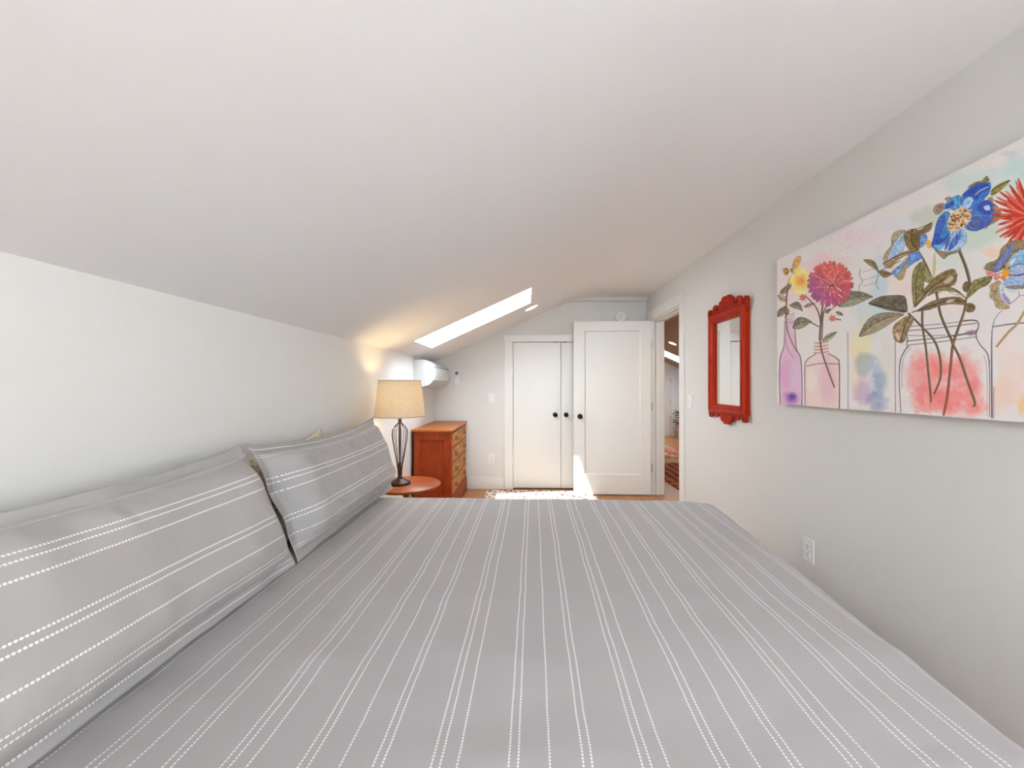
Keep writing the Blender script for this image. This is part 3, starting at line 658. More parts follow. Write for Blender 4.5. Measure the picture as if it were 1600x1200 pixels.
def pillow(name, c_bot, c_top, y0, y1, tf, tb, m_, label, cat, group, flange=.035, sag=.03, seed=0, nu=150, nv=90, wr=1.0, uvoff=0, tl=(0, 0, 0, 0), ru=.14, rv=.12, uvfan=0, tilt=0):
    """c_bot / c_top: (X, Z) of the seam line's bottom and top; y0..y1 its length."""
    cb = Vector((c_bot[0], 0, c_bot[1])); ct = Vector((c_top[0], 0, c_top[1])); up = (ct - cb); Wd = up.length; up.normalize()
    nrm = Vector((up.z, 0, -up.x))     # faces the room (+X)
    Ln = y1 - y0
    vs = []; uv = []; U = np.linspace(0, 1, nu); V = np.linspace(0, 1, nv)
    def surf(u, v, side):
        du = min(u, 1 - u) * Ln; dv = min(v, 1 - v) * Wd
        fl = flange
        eu = max(0, min(1, (du - fl) / ru)); ev = max(0, min(1, (dv - fl) / rv))
        prof = (1 - (1 - eu) ** 2.3) ** .62 * (1 - (1 - ev) ** 2.3) ** .62
        th = (tf if side > 0 else tb) * prof
        # pincushion outline
        pu = sag * (4 * v * (1 - v)) ; pv = sag * (4 * u * (1 - u)) ** .8
        uu = u + (.5 - u) * 2 * pu * .22 / Ln * (1 if True else 0)
        vv = v - (pv / Wd) * max(0, (v - .5) * 2) + (pv * .25 / Wd) * max(0, (.5 - v) * 2)
        ya = y0 + tl[0] + (tl[1] - tl[0]) * vv; yb = y1 + tl[2] + (tl[3] - tl[2]) * vv; y = ya + uu * (yb - ya)
        p = cb + up * (vv * Wd)
        w1 = .010 * wr * noise.noise(Vector((u * Ln * 4, v * Wd * 4, seed))) * prof
        edge = math.exp(-min(du, dv) / .09)
        w2 = wr * (.010 * edge + .0015) * noise.noise(Vector((u * Ln * 13, v * Wd * 13, seed + 5)))
        w3 = wr * .004 * edge * noise.noise(Vector((u * Ln * 40, v * Wd * 40, seed + 11)))
        th2 = (th + (w1 + w2 + w3) * (1 if side > 0 else .3) * min(1, prof * 3 + .15)) * side
        fold = 0
        if v > .5 and dv < fl: fold = -(fl - dv) * .28 * (.2 + 1.6 * noise.noise(Vector((u * Ln * 4, 0, seed)))) - .006 * (1 - ev)
        wav = .006 * wr * noise.noise(Vector((u * Ln * 9, v * Wd * 9, seed + 20))) * (1 - min(1, prof * 2))
        q = p + nrm * (th2 + fold + wav + side * .0012); q.y = y
        q.z += tilt * (u - .5) * vv
        # ease of the front bottom so it rests on the bed
        q.z = max(q.z, ZB + .004 + .002 * side)
        return q
    arcs = [0]; prev = surf(.5, V[-1], 1)
    for v in V[::-1][1:]:
        q = surf(.5, v, 1); arcs.append(arcs[-1] + math.hypot(q.x - prev.x, q.z - prev.z)); prev = q
    arcs = arcs[::-1]; ref = float(np.interp(.68, V, arcs)); uvoff = .262 - ref + uvoff
    for side in (1, -1):
        for jv, v in enumerate(V):
            for u in U:
                vs.append(surf(u, v, side)); uv.append((arcs[jv] + uvoff + uvfan * (1 - u), u * Ln))
    n1 = nu * nv
    fs = [(j * nu + i, j * nu + i + 1, (j + 1) * nu + i + 1, (j + 1) * nu + i) for j in range(nv - 1) for i in range(nu - 1)]
    fs += [tuple(n1 + k for k in reversed(f)) for f in fs]
    ring = [i for i in range(nu)] + [j * nu + nu - 1 for j in range(1, nv)] + [(nv - 1) * nu + i for i in range(nu - 2, -1, -1)] + [j * nu for j in range(nv - 2, 0, -1)]
    k = len(ring); fs += [(ring[i], ring[(i + 1) % k], n1 + ring[(i + 1) % k], n1 + ring[i]) for i in range(k)]
    org = Vector((c_bot[0], (y0 + y1) / 2, ZB))
    me = bpy.data.meshes.new(name); me.from_pydata([tuple(p - org) for p in vs], [], fs)
    b = bmesh.new(); b.from_mesh(me); bmesh.ops.recalc_face_normals(b, faces=b.faces); b.to_mesh(me); b.free()
    ul = me.uv_layers.new(name='UVMap')
    for l in me.loops: ul.data[l.index].uv = uv[l.vertex_index]
    for p in me.polygons: p.use_smooth = True
    me.materials.append(m_)
    o = bpy.data.objects.new(name, me); COL.objects.link(o); o.location = org
    return tag(o, label, cat, group)
G = 'striped pillows leaning on the left wall'
pillow('pillow', (-.855, ZB + .004), (-.985, 1.035), 1.40, 2.49, .100, .038, sham_m, 'grey striped pillow farther from the viewer, beside the table lamp', 'pillow', G, seed=3, sag=.045, uvoff=0, wr=2.4, tl=(.060, -.028, .03, .02))
pillow('pillow', (-.855, ZB + .004), (-.985, 1.035), .33, 1.385, .100, .038, sham_m, 'nearest grey striped pillow, cut off at the lower left', 'pillow', G, seed=9, sag=.035, uvoff=.035, uvfan=.02, wr=1.5, tl=(0, 0, .058, -.045))
G = 'floral pillows tucked behind the striped ones'
pillow('floral_pillow', (-1.00, ZB + .004), (-1.052, .995), 1.33, 2.00, .036, .030, floral_m, 'cream floral pillow showing in the gap between the two striped pillows', 'pillow', G, seed=14, sag=.04, tilt=.05, nu=80, nv=60, flange=.01)
pillow('floral_pillow', (-1.00, ZB + .004), (-1.052, .97), 2.01, 2.66, .036, .030, floral_m, 'cream floral pillow hidden behind the farther striped pillow, corner near the lamp', 'pillow', G, seed=24, sag=.03, nu=80, nv=60, flange=.01)

# ------------------------------------------------------------------ wall mirror
MY, MX = 2.815, XR
t = thing('wall_mirror', (MX, MY, 1.4), 'tall mirror in a carved reddish wooden scrollwork frame right of the doorway', 'mirror')
crest = [(0, 1.856), (.018, 1.863), (.045, 1.861), (.062, 1.850), (.068, 1.838), (.085, 1.838), (.098, 1.826), (.102, 1.806), (.112, 1.800), (.108, 1.785), (.118, 1.776), (.128, 1.790), (.132, 1.812), (.148, 1.826), (.172, 1.826), (.192, 1.812), (.202, 1.788), (.206, 1.760), (.222, 1.756), (.232, 1.770), (.226, 1.785), (.232, 1.800), (.250, 1.808), (.268, 1.800), (.276, 1.780), (.272, 1.752), (.262, 1.725), (.250, 1.705), (.20, 1.702), (.1, 1.702)]
apron = [(0, .966), (.03, .969), (.045, .982), (.066, .986), (.078, 1.004), (.088, 1.028), (.102, 1.034), (.112, 1.018), (.132, 1.006), (.156, 1.010), (.168, 1.030), (.180, 1.040), (.192, 1.030), (.205, 1.010), (.228, .998), (.252, 1.006), (.262, 1.030), (.256, 1.06), (.248, 1.088), (.20, 1.092), (.1, 1.092)]
def sym(half): return [(MY + s, z) for s, z in half] + [(MY - s, z) for s, z in reversed(half[1:])]
cr = MB()
def dense(h):   # round the carved outline
    out = []
    for i in range(len(h) - 1):
        a = Vector(h[max(i - 1, 0)]); b = Vector(h[i]); c = Vector(h[i + 1]); d = Vector(h[min(i + 2, len(h) - 1)])
        for k in range(4):
            u = k / 4; out.append(tuple(.5 * ((2 * b) + (c - a) * u + (2 * a - 5 * b + 4 * c - d) * u * u + (3 * b - a - 3 * c + d) * u ** 3)))
    return out + [h[-1]]
def outline(half, closez):
    h = dense(half[:-1]); return sym(h)
def flat_board(name, half, parent, holes):
    pts = sym(dense(half[:-1]))
    b = bmesh.new(); 
    def loop(pp, x): vs = [b.verts.new((x, a, c)) for a, c in pp]; return vs, [b.edges.new((vs[i], vs[(i + 1) % len(vs)])) for i in range(len(vs))]
    loops = [pts] + [[(cy + r * math.cos(q * math.pi / 6), cz + r * math.sin(q * math.pi / 6)) for q in range(12)] for cy, cz, r in holes]
    E = []
    for lp in loops: E += loop(lp, MX - .030)[1]
    bmesh.ops.triangle_fill(b, edges=E, use_beauty=True)
    ext = bmesh.ops.extrude_face_region(b, geom=list(b.faces))
    for g in ext['geom']:
        if isinstance(g, bmesh.types.BMVert): g.co.x += .014
    bmesh.ops.recalc_face_normals(b, faces=b.faces)
    for v_ in b.verts: v_.co -= ABS[parent.name]
    me = bpy.data.meshes.new(name); b.to_mesh(me); b.free(); me.materials.append(frame_m)
    o = bpy.data.objects.new(name, me); COL.objects.link(o); o.parent = parent; ABS[o.name] = ABS[parent.name]; return o
flat_board('crest', crest, t, [(MY + s * .150, 1.790, .011) for s in (1, -1)] + [(MY + s * .250, 1.782, .010) for s in (1, -1)])
flat_board('apron', apron, t, [(MY + s * .228, 1.022, .009) for s in (1, -1)])
gy, gz0, gz1 = .183, 1.105, 1.688; fw = .062
prof = [(0, .004), (.006, .034), (.018, .040), (.034, .038), (.046, .046), (.058, .044), (.062, .032), (.062, .0)]
m = MB(); rings = []
for d, hgt in prof:
    rings.append([(MX - hgt, MY + a * (gy + d), gz0 - d if b < 0 else gz1 + d) for a, b in ((-1, -1), (1, -1), (1, 1), (-1, 1))])
vs = [p for r in rings for p in r]
m.add(vs, [(j * 4 + k, j * 4 + (k + 1) % 4, (j + 1) * 4 + (k + 1) % 4, (j + 1) * 4 + k) for j in range(len(prof) - 1) for k in range(4)])
m.build('mirror_frame', frame_m, t, bevel=.002)
B(MX - .016, MX - .012, MY - gy - .004, MY + gy + .004, gz0 - .004, gz1 + .004).build('mirror_glass', mirror_m, t)
B(MX - .012, MX, MY - gy - .05, MY + gy + .05, gz0 - .04, gz1 + .04).build('backing', table_m, t)

#@@ART@@
# ------------------------------------------------------------------ flower canvas
# Print traced in image pixels (s, t), projected through the camera onto the canvas.
CFX = XR - .040; CY0, CY1, CZ0, CZ1 = .80, 2.232, 1.136, 1.926
SS = 3.0; S0, T0, S1, T1 = 1205, 80, 1860, 700
AW, AH = int((S1 - S0) * SS), int((T1 - T0) * SS)
A = np.zeros((AH, AW, 3), np.float32); A[:] = (220, 214, 210)
_a = math.atan(22 / 620); _p = math.atan(1.5 / 620)
_f = np.array([-math.sin(_a) * math.cos(_p), math.cos(_a) * math.cos(_p), math.sin(_p)]); _r = np.array([math.cos(_a), math.sin(_a), 0]); _u = np.cross(_r, _f)
def image_px(y, z):  # canvas point to image pixel, as the camera sees it
    v = np.stack([np.full_like(y, CFX), y, z - 1.24], -1); w_ = v @ _f
    return 800 + 620 * (v @ _r) / w_, 600 - 620 * (v @ _u) / w_
rng = np.random.default_rng(5)
def vnoise(h, w_, cell):
    gh, gw = int(h / cell) + 3, int(w_ / cell) + 3; g = rng.random((gh, gw)).astype(np.float32)
    y = np.arange(h) / cell; x = np.arange(w_) / cell; yi = y.astype(int); xi = x.astype(int); fy = (y - yi)[:, None]; fx = (x - xi)[None]
    fy = fy * fy * (3 - 2 * fy); fx = fx * fx * (3 - 2 * fx)
    return (g[yi][:, xi] * (1 - fy) * (1 - fx) + g[yi + 1][:, xi] * fy * (1 - fx) + g[yi][:, xi + 1] * (1 - fy) * fx + g[yi + 1][:, xi + 1] * fy * fx)
N1 = vnoise(AH, AW, 60) * .5 + vnoise(AH, AW, 22) * .3 + vnoise(AH, AW, 8) * .2
N2 = vnoise(AH, AW, 10) * .6 + vnoise(AH, AW, 4) * .4
def win(x0, y0, x1, y1):
    a = max(0, int((x0 - S0) * SS) - 1); b = min(AW, int((x1 - S0) * SS) + 2); c = max(0, int((y0 - T0) * SS) - 1); d = min(AH, int((y1 - T0) * SS) + 2)
    if b <= a or d <= c: return None
    Yg, Xg = np.mgrid[c:d, a:b].astype(np.float32); return (slice(c, d), slice(a, b)), Xg / SS + S0, Yg / SS + T0
def lay(sl, al, col):
    al = np.clip(al, 0, 1)[..., None]; A[sl] = A[sl] * (1 - al) + np.array(col, np.float32) * al
def blob(x, y, rx, ry, col, al=.6, soft=1.0, nz=.6, ang=0):
    q = max(rx, ry) * 1.6; g = win(x - q, y - q, x + q, y + q)
    if not g: return
    sl, X_, Y_ = g; c, s_ = math.cos(ang), math.sin(ang); dx, dy = X_ - x, Y_ - y
    d = np.sqrt(((dx * c + dy * s_) / rx) ** 2 + ((-dx * s_ + dy * c) / ry) ** 2) + (N1[sl] - .5) * nz * 1.6
    lay(sl, al * (.82 if rx > 12 else 1) * np.clip((1.15 - d) / (.6 * soft + .01), 0, 1), col)
def smooth(P, k=5):
    P = [np.array(p, float) for p in P]; n = len(P); out = []
    for i in range(n):
        a, b, c, d = P[i - 1], P[i], P[(i + 1) % n], P[(i + 2) % n]
        for j in range(k):
            u = j / k; out.append(.5 * (2 * b + (c - a) * u + (2 * a - 5 * b + 4 * c - d) * u * u + (3 * b - a - 3 * c + d) * u ** 3))
    return np.array(out)
def inside(P, X_, Y_):
    r = np.zeros(X_.shape, bool); n = len(P)
    for i in range(n):
        x0, y0 = P[i - 1]; x1, y1 = P[i]
        if y0 == y1: continue
        r ^= ((y0 > Y_) != (y1 > Y_)) & (X_ < (x1 - x0) * (Y_ - y0) / (y1 - y0) + x0)
    return r
def poly(P, col, al=1, curve=True, tex=.0, col2=None, dirn=None):
    P = smooth(P) if curve else np.array(P, float)
    g = win(P[:, 0].min(), P[:, 1].min(), P[:, 0].max(), P[:, 1].max())
    if not g: return
    sl, X_, Y_ = g; m_ = inside(P, X_, Y_).astype(np.float32)
    if col2 is not None:
        k = np.clip((N2[sl] - .35) * 3, 0, 1)[..., None]; c = np.array(col, np.float32) * (1 - k) + np.array(col2, np.float32) * k
        a_ = (m_ * al)[..., None]; A[sl] = A[sl] * (1 - a_) + c * a_
        Q = [P[i] for i in range(0, len(P), 2)] + [P[0]]; stroke(Q, .55, tuple(v * .38 for v in col2), .5, False)
        x0, y0 = P.min(0); x1, y1 = P.max(0)
        for k in range(int((x1 - x0) * (y1 - y0) / 16)):      # short ink marks inside the shape
            i = rng.integers(len(P)); c0 = P.mean(0); u = .15 + .75 * rng.random(); q = P[i] * u + c0 * (1 - u); e_ = q + (P[i] - c0) * .22
            stroke([q, e_], .5, tuple(v * (.45 if k % 3 else 1.5) for v in np.minimum(col2, 170)), .45, False)
    else: lay(sl, m_ * al * (1 - tex + tex * 2 * N1[sl]), col)
def stroke(P, w_, col, al=1, curve=True):
    P = [np.array(p, float) for p in P]
    if curve and len(P) > 2:
        Q = []; n = len(P)
        for i in range(n - 1):
            a, b, c, d = P[max(i - 1, 0)], P[i], P[i + 1], P[min(i + 2, n - 1)]
            for j in range(5):
                u = j / 5; Q.append(.5 * (2 * b + (c - a) * u + (2 * a - 5 * b + 4 * c - d) * u * u + (3 * b - a - 3 * c + d) * u ** 3))
        P = Q + [P[-1]]
    n = len(P); ws = np.interp(np.linspace(0, 1, n), np.linspace(0, 1, len(w_)), w_) if isinstance(w_, (list, tuple)) else [w_] * n
    xs = [p[0] for p in P]; ys = [p[1] for p in P]; W_ = max(ws); g = win(min(xs) - W_, min(ys) - W_, max(xs) + W_, max(ys) + W_)
    if not g: return
    sl, X_, Y_ = g; best = np.full(X_.shape, 1e9, np.float32)
    for i in range(n - 1):
        a, b = P[i], P[i + 1]; d = b - a; L2 = max(d @ d, 1e-6); u = np.clip(((X_ - a[0]) * d[0] + (Y_ - a[1]) * d[1]) / L2, 0, 1)
        dist = np.hypot(X_ - a[0] - u * d[0], Y_ - a[1] - u * d[1]) - (ws[i] + (ws[i + 1] - ws[i]) * u) / 2
        best = np.minimum(best, dist)
    lay(sl, al * np.clip(.5 - best * 1.6, 0, 1), col)
fr = lambda ox, oy, k: (lambda *p: [(ox + p[i] / k, oy + p[i + 1] / k) for i in range(0, len(p), 2)])
L_ = fr(1200, 380, 4); U_ = fr(1200, 200, 4); D_ = fr(1380, 260, 7.273); E_ = fr(1210, 390, 8); G_ = fr(1390, 400, 7.5); K_ = fr(1500, 380, 12)  # image crops: pixel origin and zoom of each
def leaf_p(p, q, wd, bend, c1=(126, 116, 82), c2=(96, 84, 58), out=(74, 60, 42), hatch=6):
    p, q = np.array(p, float), np.array(q, float); d = q - p; n_ = np.array([-d[1], d[0]]); n_ /= np.hypot(*n_) + 1e-6
    mid = [p + d * u + n_ * bend * 4 * u * (1 - u) for u in np.linspace(0, 1, 8)]
    sh = [0, .55, .9, 1, .92, .7, .38, 0]
    a = [m_ + n_ * wd * s_ for m_, s_ in zip(mid, sh)]; b = [m_ - n_ * wd * s_ for m_, s_ in zip(mid, sh)]
    poly(a + b[::-1][1:-1], c1, 1, True, col2=c2)
    poly(a + mid[::-1][1:-1], tuple(min(255, v * 1.2) for v in c1), .45, True)
    for i in range(1, 7):
        if i <= hatch:
            stroke([mid[i - 1], a[i] * .85 + mid[i] * .15], .5, out, .5, False); stroke([mid[i - 1], b[i] * .85 + mid[i] * .15], .5, out, .5, False)
    stroke(mid, .9, out, .8); stroke(a, .6, out, .6); stroke(b, .6, out, .6)
def art():
    pink = (226, 176, 188)
    # washes
    for x, y, rx, ry, c, al in ((350, 150, 160, 90, (232, 178, 188), .6), (120, 330, 150, 180, (232, 190, 198), .5), (330, 390, 140, 120, (234, 186, 184), .5), (880, 220, 140, 120, (236, 205, 196), .6), (1050, 300, 180, 160, (240, 216, 208), .5),
                               (700, 300, 60, 260, (170, 200, 214), .6), (640, 460, 110, 160, (182, 204, 200), .5), (590, 640, 70, 150, (224, 214, 150), .75), (560, 800, 60, 200, (232, 200, 160), .5), (620, 760, 80, 90, (130, 150, 176), .6), (600, 930, 70, 90, (172, 140, 176), .65), (700, 860, 60, 110, (110, 140, 170), .75), (680, 980, 70, 60, (120, 130, 176), .6), (740, 720, 60, 220, (206, 204, 190), .5), (680, 1030, 60, 30, (120, 120, 160), .5),
                               (1450, 950, 130, 130, (226, 180, 150), .5), (1540, 820, 120, 200, (234, 196, 178), .5), (1480, 640, 100, 90, (238, 206, 200), .5), (1590, 1020, 40, 60, (226, 172, 96), .6), (1750, 800, 160, 260, (230, 190, 170), .5)):
        (px_, py_), = L_(x, y); blob(px_, py_, rx / 4, ry / 4, c, al)
    for x, y, rx, ry, c, al in ((1400, 340, 320, 110, (178, 208, 204), .55), (1300, 640, 180, 130, (170, 196, 176), .6), (1010, 560, 120, 80, (172, 184, 160), .6), (1150, 830, 180, 60, (196, 214, 206), .5), (1400, 770, 60, 40, (240, 196, 170), .8), (780, 610, 160, 60, (206, 208, 218), .5), (1570, 260, 140, 90, (176, 208, 204), .6), (1700, 400, 200, 300, (186, 210, 206), .5), (560, 680, 200, 70, (228, 200, 206), .5), (1500, 160, 60, 20, (196, 196, 204), .7), (850, 1010, 100, 40, (232, 200, 196), .4)):
        (px_, py_), = U_(x, y); blob(px_, py_, rx / 4, ry / 4, c, al)
    for i in range(26):
        (x, y), = U_(380 + 330 * rng.random(), 630 + 140 * rng.random()); blob(x, y, 1.6 + rng.random() * 2, .8, (214, 160, 168), .45, ang=-.4)
    ink = (64, 50, 60)
    # tall bottle, far left
    poly(L_(104, 480, 170, 480, 178, 650, 205, 720, 210, 1020, 75, 1010, 75, 720, 98, 650), (208, 156, 186), .6, False, tex=.4)
    (x, y), = L_(120, 820); blob(x, y, 12, 34, (206, 130, 176), .55)
    (x, y), = L_(150, 820); blob(x, y, 5, 30, (196, 190, 196), .6)
    (x, y), = L_(145, 965); blob(x, y, 15, 12, (122, 62, 150), .9); (x, y), = L_(150, 960); blob(x, y, 8, 7, (70, 40, 130), .7)
    stroke(L_(104, 490, 100, 640, 76, 720, 72, 860, 76, 1010), [.8, 1.3, 1.2], ink); stroke(L_(168, 490, 176, 650, 204, 720, 212, 860, 212, 1018), [.8, 1.3, 1.2], ink)
    stroke(L_(118, 470, 112, 560, 118, 650, 160, 718), .7, ink, .8)
    for yy in (440, 455, 470, 490): stroke(L_(104, yy, 135, yy + 8, 166, yy - 4), .7, ink, .8)
    # small bottle
    poly(L_(230, 760, 250, 720, 292, 690, 290, 620, 372, 615, 378, 690, 430, 720, 446, 760, 446, 1035, 232, 1022), (226, 190, 184), .65, False, tex=.4)
    (x, y), = L_(380, 860); blob(x, y, 15, 40, (206, 150, 170), .5); (x, y), = L_(330, 650); blob(x, y, 9, 9, (236, 190, 170), .7)
    (x, y), = L_(270, 850); blob(x, y, 9, 18, (224, 214, 196), .7)
    stroke(L_(300, 690, 240, 735, 230, 800, 232, 1022), [1, 1.2, 1.0], ink); stroke(L_(375, 690, 430, 720, 446, 770, 446, 1035), [1, 1.5, 1.6], ink)
    stroke(L_(240, 768, 330, 752, 440, 756), .9, ink)
    for yy in (618, 640, 660, 680): stroke(L_(286, yy + 4, 330, yy + 6, 378, yy - 4), .8, ink, .8)
    # tall pale bottle
    stroke(L_(498, 560, 500, 760, 500, 1038), .9, (90, 90, 120)); stroke(L_(795, 560, 795, 800, 797, 1052), .9, ink)
    stroke(L_(578, 160, 572, 200, 590, 240, 570, 270, 572, 310), .8, ink, .8); stroke(L_(680, 150, 690, 200, 676, 250, 692, 290), .8, ink, .8)
    for yy in (180, 230, 268): stroke(L_(590, yy, 640, yy - 12, 690, yy - 28), .5, ink, .6)
    # wide jar
    poly(L_(880, 690, 960, 700, 1060, 668, 1200, 690, 1340, 690, 1366, 760, 1368, 1078, 860, 1056, 862, 800), (224, 104, 98), .0, True)
    for x, y, rx, ry, al in ((1000, 860, 150, 190, .8), (1150, 960, 200, 120, .85), (1230, 800, 120, 120, .7), (950, 980, 90, 90, .8), (1280, 960, 90, 120, .6), (1090, 760, 130, 70, .6), (960, 740, 80, 60, .6), (1100, 1030, 210, 40, .8)):
        (px_, py_), = L_(x, y); blob(px_, py_, rx / 4, ry / 4, (226, 108, 102), al, 1.4)
    for x, y, rx, ry in ((1180, 830, 60, 40), (950, 940, 50, 50), (1290, 870, 40, 70)):
        (px_, py_), = L_(x, y); blob(px_, py_, rx / 4, ry / 4, (216, 120, 132), .6, 1.4)
    stroke(L_(880, 640, 850, 680, 826, 740, 820, 860, 830, 1056), [1.6, 1.5, 1.0], ink); stroke(L_(895, 650, 850, 710, 836, 800, 840, 900), .6, ink, .7)
    stroke(L_(1300, 590, 1330, 640, 1370, 690, 1384, 780, 1384, 1085), [1.2, 1.4, 1.6, 1.0], ink); stroke(L_(1350, 700, 1368, 800, 1368, 1078), .7, ink, .6)
    for a, b, c, d, w_ in ((880, 520, 1280, 482, .9), (866, 548, 1300, 500, 1.2), (864, 576, 1110, 574, .8), (866, 612, 1300, 560, 1.4), (880, 636, 1300, 585, 1.0), (1120, 580, 1310, 545, 1.0)): stroke(L_(a, b, (a + c) / 2, (b + d) / 2 + 4, c, d), w_, ink, .85)
    stroke(L_(1220, 484, 1300, 484, 1316, 520, 1300, 560, 1304, 590), [1.5, 2, 1.6, 2.2, 1], ink, .9); stroke(L_(872, 530, 862, 570, 872, 600, 866, 640), 1.4, ink, .9)
    (x, y), = L_(1270, 560); blob(x, y, 9, 5, (120, 80, 100), .6)
    # right jar
    stroke(L_(1466, 415, 1420, 470, 1402, 540, 1398, 660, 1400, 1090), [.5, .8, 1.6, 2.2], (60, 52, 84)); stroke(L_(1406, 522, 1500, 508, 1600, 498, 1760, 500), [1.2, 1.8, 1.2], ink)
    stroke(L_(1412, 900, 1412, 1092), 1.0, ink, .6); stroke(L_(1960, 420, 1990, 560, 1990, 1120), 1.6, ink)
    # stems in the wide jar
    def stem(P, w_, c=(96, 82, 52), dk=(52, 38, 32)):
        stroke(P, w_, c); stroke([(a - .9, b) for a, b in P], [v * .35 for v in (w_ if isinstance(w_, list) else [w_])], dk, .85); stroke([(a + 1, b) for a, b in P], .5, (160, 152, 100), .6)
    red = (150, 84, 60)
    stem(L_(945, 770 - 720 + 4, 1000, 160, 1050, 300, 1080, 450, 1150, 610), [2.6, 3.6, 4.2, 4.0])
    stem(L_(1195, 45, 1240, 160, 1262, 260, 1250, 310), [5, 5.2, 3.4], (104, 96, 58))
    stem(L_(1240, 340, 1222, 440, 1180, 560, 1155, 640, 1140, 780, 1120, 960, 1098, 1072), [3.0, 4, 4.4, 4.4, 4.6, 3.6], (120, 84, 56)); stroke(L_(1150, 680, 1140, 800, 1118, 960, 1098, 1072), 3.6, (176, 76, 56), .7)
    stem(L_(1150, 620, 1200, 720, 1240, 840, 1292, 990, 1285, 1020), [3.8, 4.4, 4.4, 3.2], (140, 98, 66))
    stem(L_(880, 440, 960, 520, 1040, 610, 1076, 720, 1078, 840, 1040, 940), [3.2, 3.6, 3.8, 3.0], (116, 88, 60))
    stem(L_(965, 430, 966, 520, 985, 640, 1000, 780, 1018, 960, 1018, 992), [3.8, 3.6, 3.4, 2.4], (124, 86, 62))
    stem(L_(968, 230, 965, 330), [4.4, 3.0], (70, 58, 40))
    stem(L_(1430, 645, 1500, 560, 1560, 500, 1620, 400, 1700, 300), [3.6, 4, 3.6], (176, 146, 104), (140, 110, 84))
    # left flower stems
    stem(L_(235, 330, 300, 400, 328, 480, 326, 560, 330, 640, 350, 720, 415, 900), [1.6, 2, 2.8, 2.4, 2.0], (104, 78, 76))
    stem(L_(345, 370, 332, 480, 322, 600), [2.6, 2.8, 2], (100, 78, 74)); stem(L_(378, 372, 345, 450, 338, 600), [1.8, 2, 1.4], (110, 88, 76)); stem(L_(270, 496, 318, 522), [1.6, 1.6], (90, 74, 66))
    stem(L_(440, 380, 400, 410, 370, 440), [.9, .9], (120, 80, 76))
    stem(L_(165, 180, 130, 240, 118, 330, 112, 470), [1.4, 2.8, 2.2], (140, 110, 80)); stem(L_(112, 470, 130, 570, 180, 680), [1.0, 1.4, .8], (130, 100, 80))
    # leaves
    green = (140, 138, 112); gd = (98, 94, 74); ol = (134, 118, 70); od = (92, 76, 48)
    leaf_p(*L_(440, 395, 655, 335), 10.5, -6, green, gd); leaf_p(*L_(155, 530, 272, 490), 8.5, -4, green, gd)
    leaf_p(*L_(135, 390, 215, 425), 5.5, -5, green, gd); leaf_p(*L_(60, 460, 112, 392), 5, 0, green, gd); leaf_p(*L_(76, 316, 112, 268), 4, 2, (170, 138, 92), (120, 96, 64)); leaf_p(*L_(225, 398, 292, 376), 2.6, 0, (186, 166, 150), (150, 130, 110))
    leaf_p(*L_(340, 612, 430, 555), 4.2, 0, (168, 174, 124), (120, 124, 80))
    leaf_p(*L_(112, 360, 62, 325), 4.5, 0, (190, 180, 146), (140, 128, 96)); leaf_p(*L_(120, 300, 150, 230), 2.6, 0, (170, 140, 96), (120, 96, 64))
    leaf_p(*L_(120, 450, 112, 395), 4, 0, (150, 136, 90), (110, 96, 60))
    poly(L_(630, 375, 700, 335, 780, 325, 850, 330, 866, 370, 866, 430, 780, 425, 690, 400), (122, 108, 84), 1, col2=(84, 72, 60)); stroke(L_(630, 375, 740, 400, 866, 428), 1.6, (50, 40, 38))
    for k in range(9): stroke(L_(690 + 20 * k, 340, 700 + 20 * k, 400), .6, (70, 58, 46), .6)
    leaf_p(*L_(570, 582, 850, 445), 12, -7, (158, 146, 118), (120, 106, 84)); 
    poly(L_(880, 450, 910, 480, 880, 540, 860, 600, 830, 625, 790, 600, 780, 540, 800, 500), (122, 100, 66), 1, col2=(170, 144, 106)); stroke(L_(890, 450, 850, 530, 830, 620), 1.4, (64, 46, 32))
    poly(L_(798, 570, 812, 560, 826, 590, 812, 610), (206, 186, 166), .9)
    poly(L_(915, 400, 900, 300, 905, 180, 950, 120, 985, 130, 975, 240, 950, 330), (146, 138, 84), 1, col2=(112, 100, 58)); stroke(L_(925, 390, 925, 260, 950, 130), 1.0, (66, 56, 36)); 
    for k in range(7): stroke(L_(908 + 4 * k, 180 + 26 * k, 926, 200 + 26 * k), .6, (66, 56, 36), .7)
    poly(L_(975, 230, 990, 160, 1020, 200, 1040, 260, 1010, 250), (150, 144, 92), 1, col2=(120, 110, 66))
    stroke(L_(1030, 220, 1045, 120, 1042, 60), 1.0, (170, 160, 110)); poly(L_(1030, 210, 1030, 110, 1042, 60, 1050, 130, 1040, 220), (186, 176, 130), .8)
    poly(L_(915, 400, 935, 340, 1000, 260, 1060, 200, 1150, 160, 1180, 190, 1175, 240, 1140, 270, 1050, 275, 990, 320, 940, 380), (108, 86, 52), 1, col2=(140, 116, 72)); stroke(L_(920, 395, 1010, 290, 1090, 230, 1165, 200), 1.4, (58, 42, 28))
    poly(L_(1095, 245, 1140, 205, 1160, 215, 1130, 250), (206, 190, 166), .8)
    poly(L_(1000, 330, 1040, 280, 1110, 272, 1180, 290, 1238, 345, 1190, 310, 1110, 296, 1050, 305), (150, 140, 86), 1, col2=(120, 108, 62)); stroke(L_(1000, 328, 1060, 280, 1140, 276, 1238, 345), 1.0, (62, 50, 34))
    poly(L_(930, 425, 1000, 375, 1080, 345, 1180, 335, 1230, 355, 1230, 385, 1160, 380, 1080, 390, 1010, 415), (104, 82, 52), 1, col2=(138, 112, 74)); stroke(L_(900, 432, 1010, 395, 1120, 360, 1230, 365), 1.5, (54, 40, 28)); poly(L_(1110, 365, 1150, 350, 1165, 358, 1130, 374), (206, 190, 166), .85)
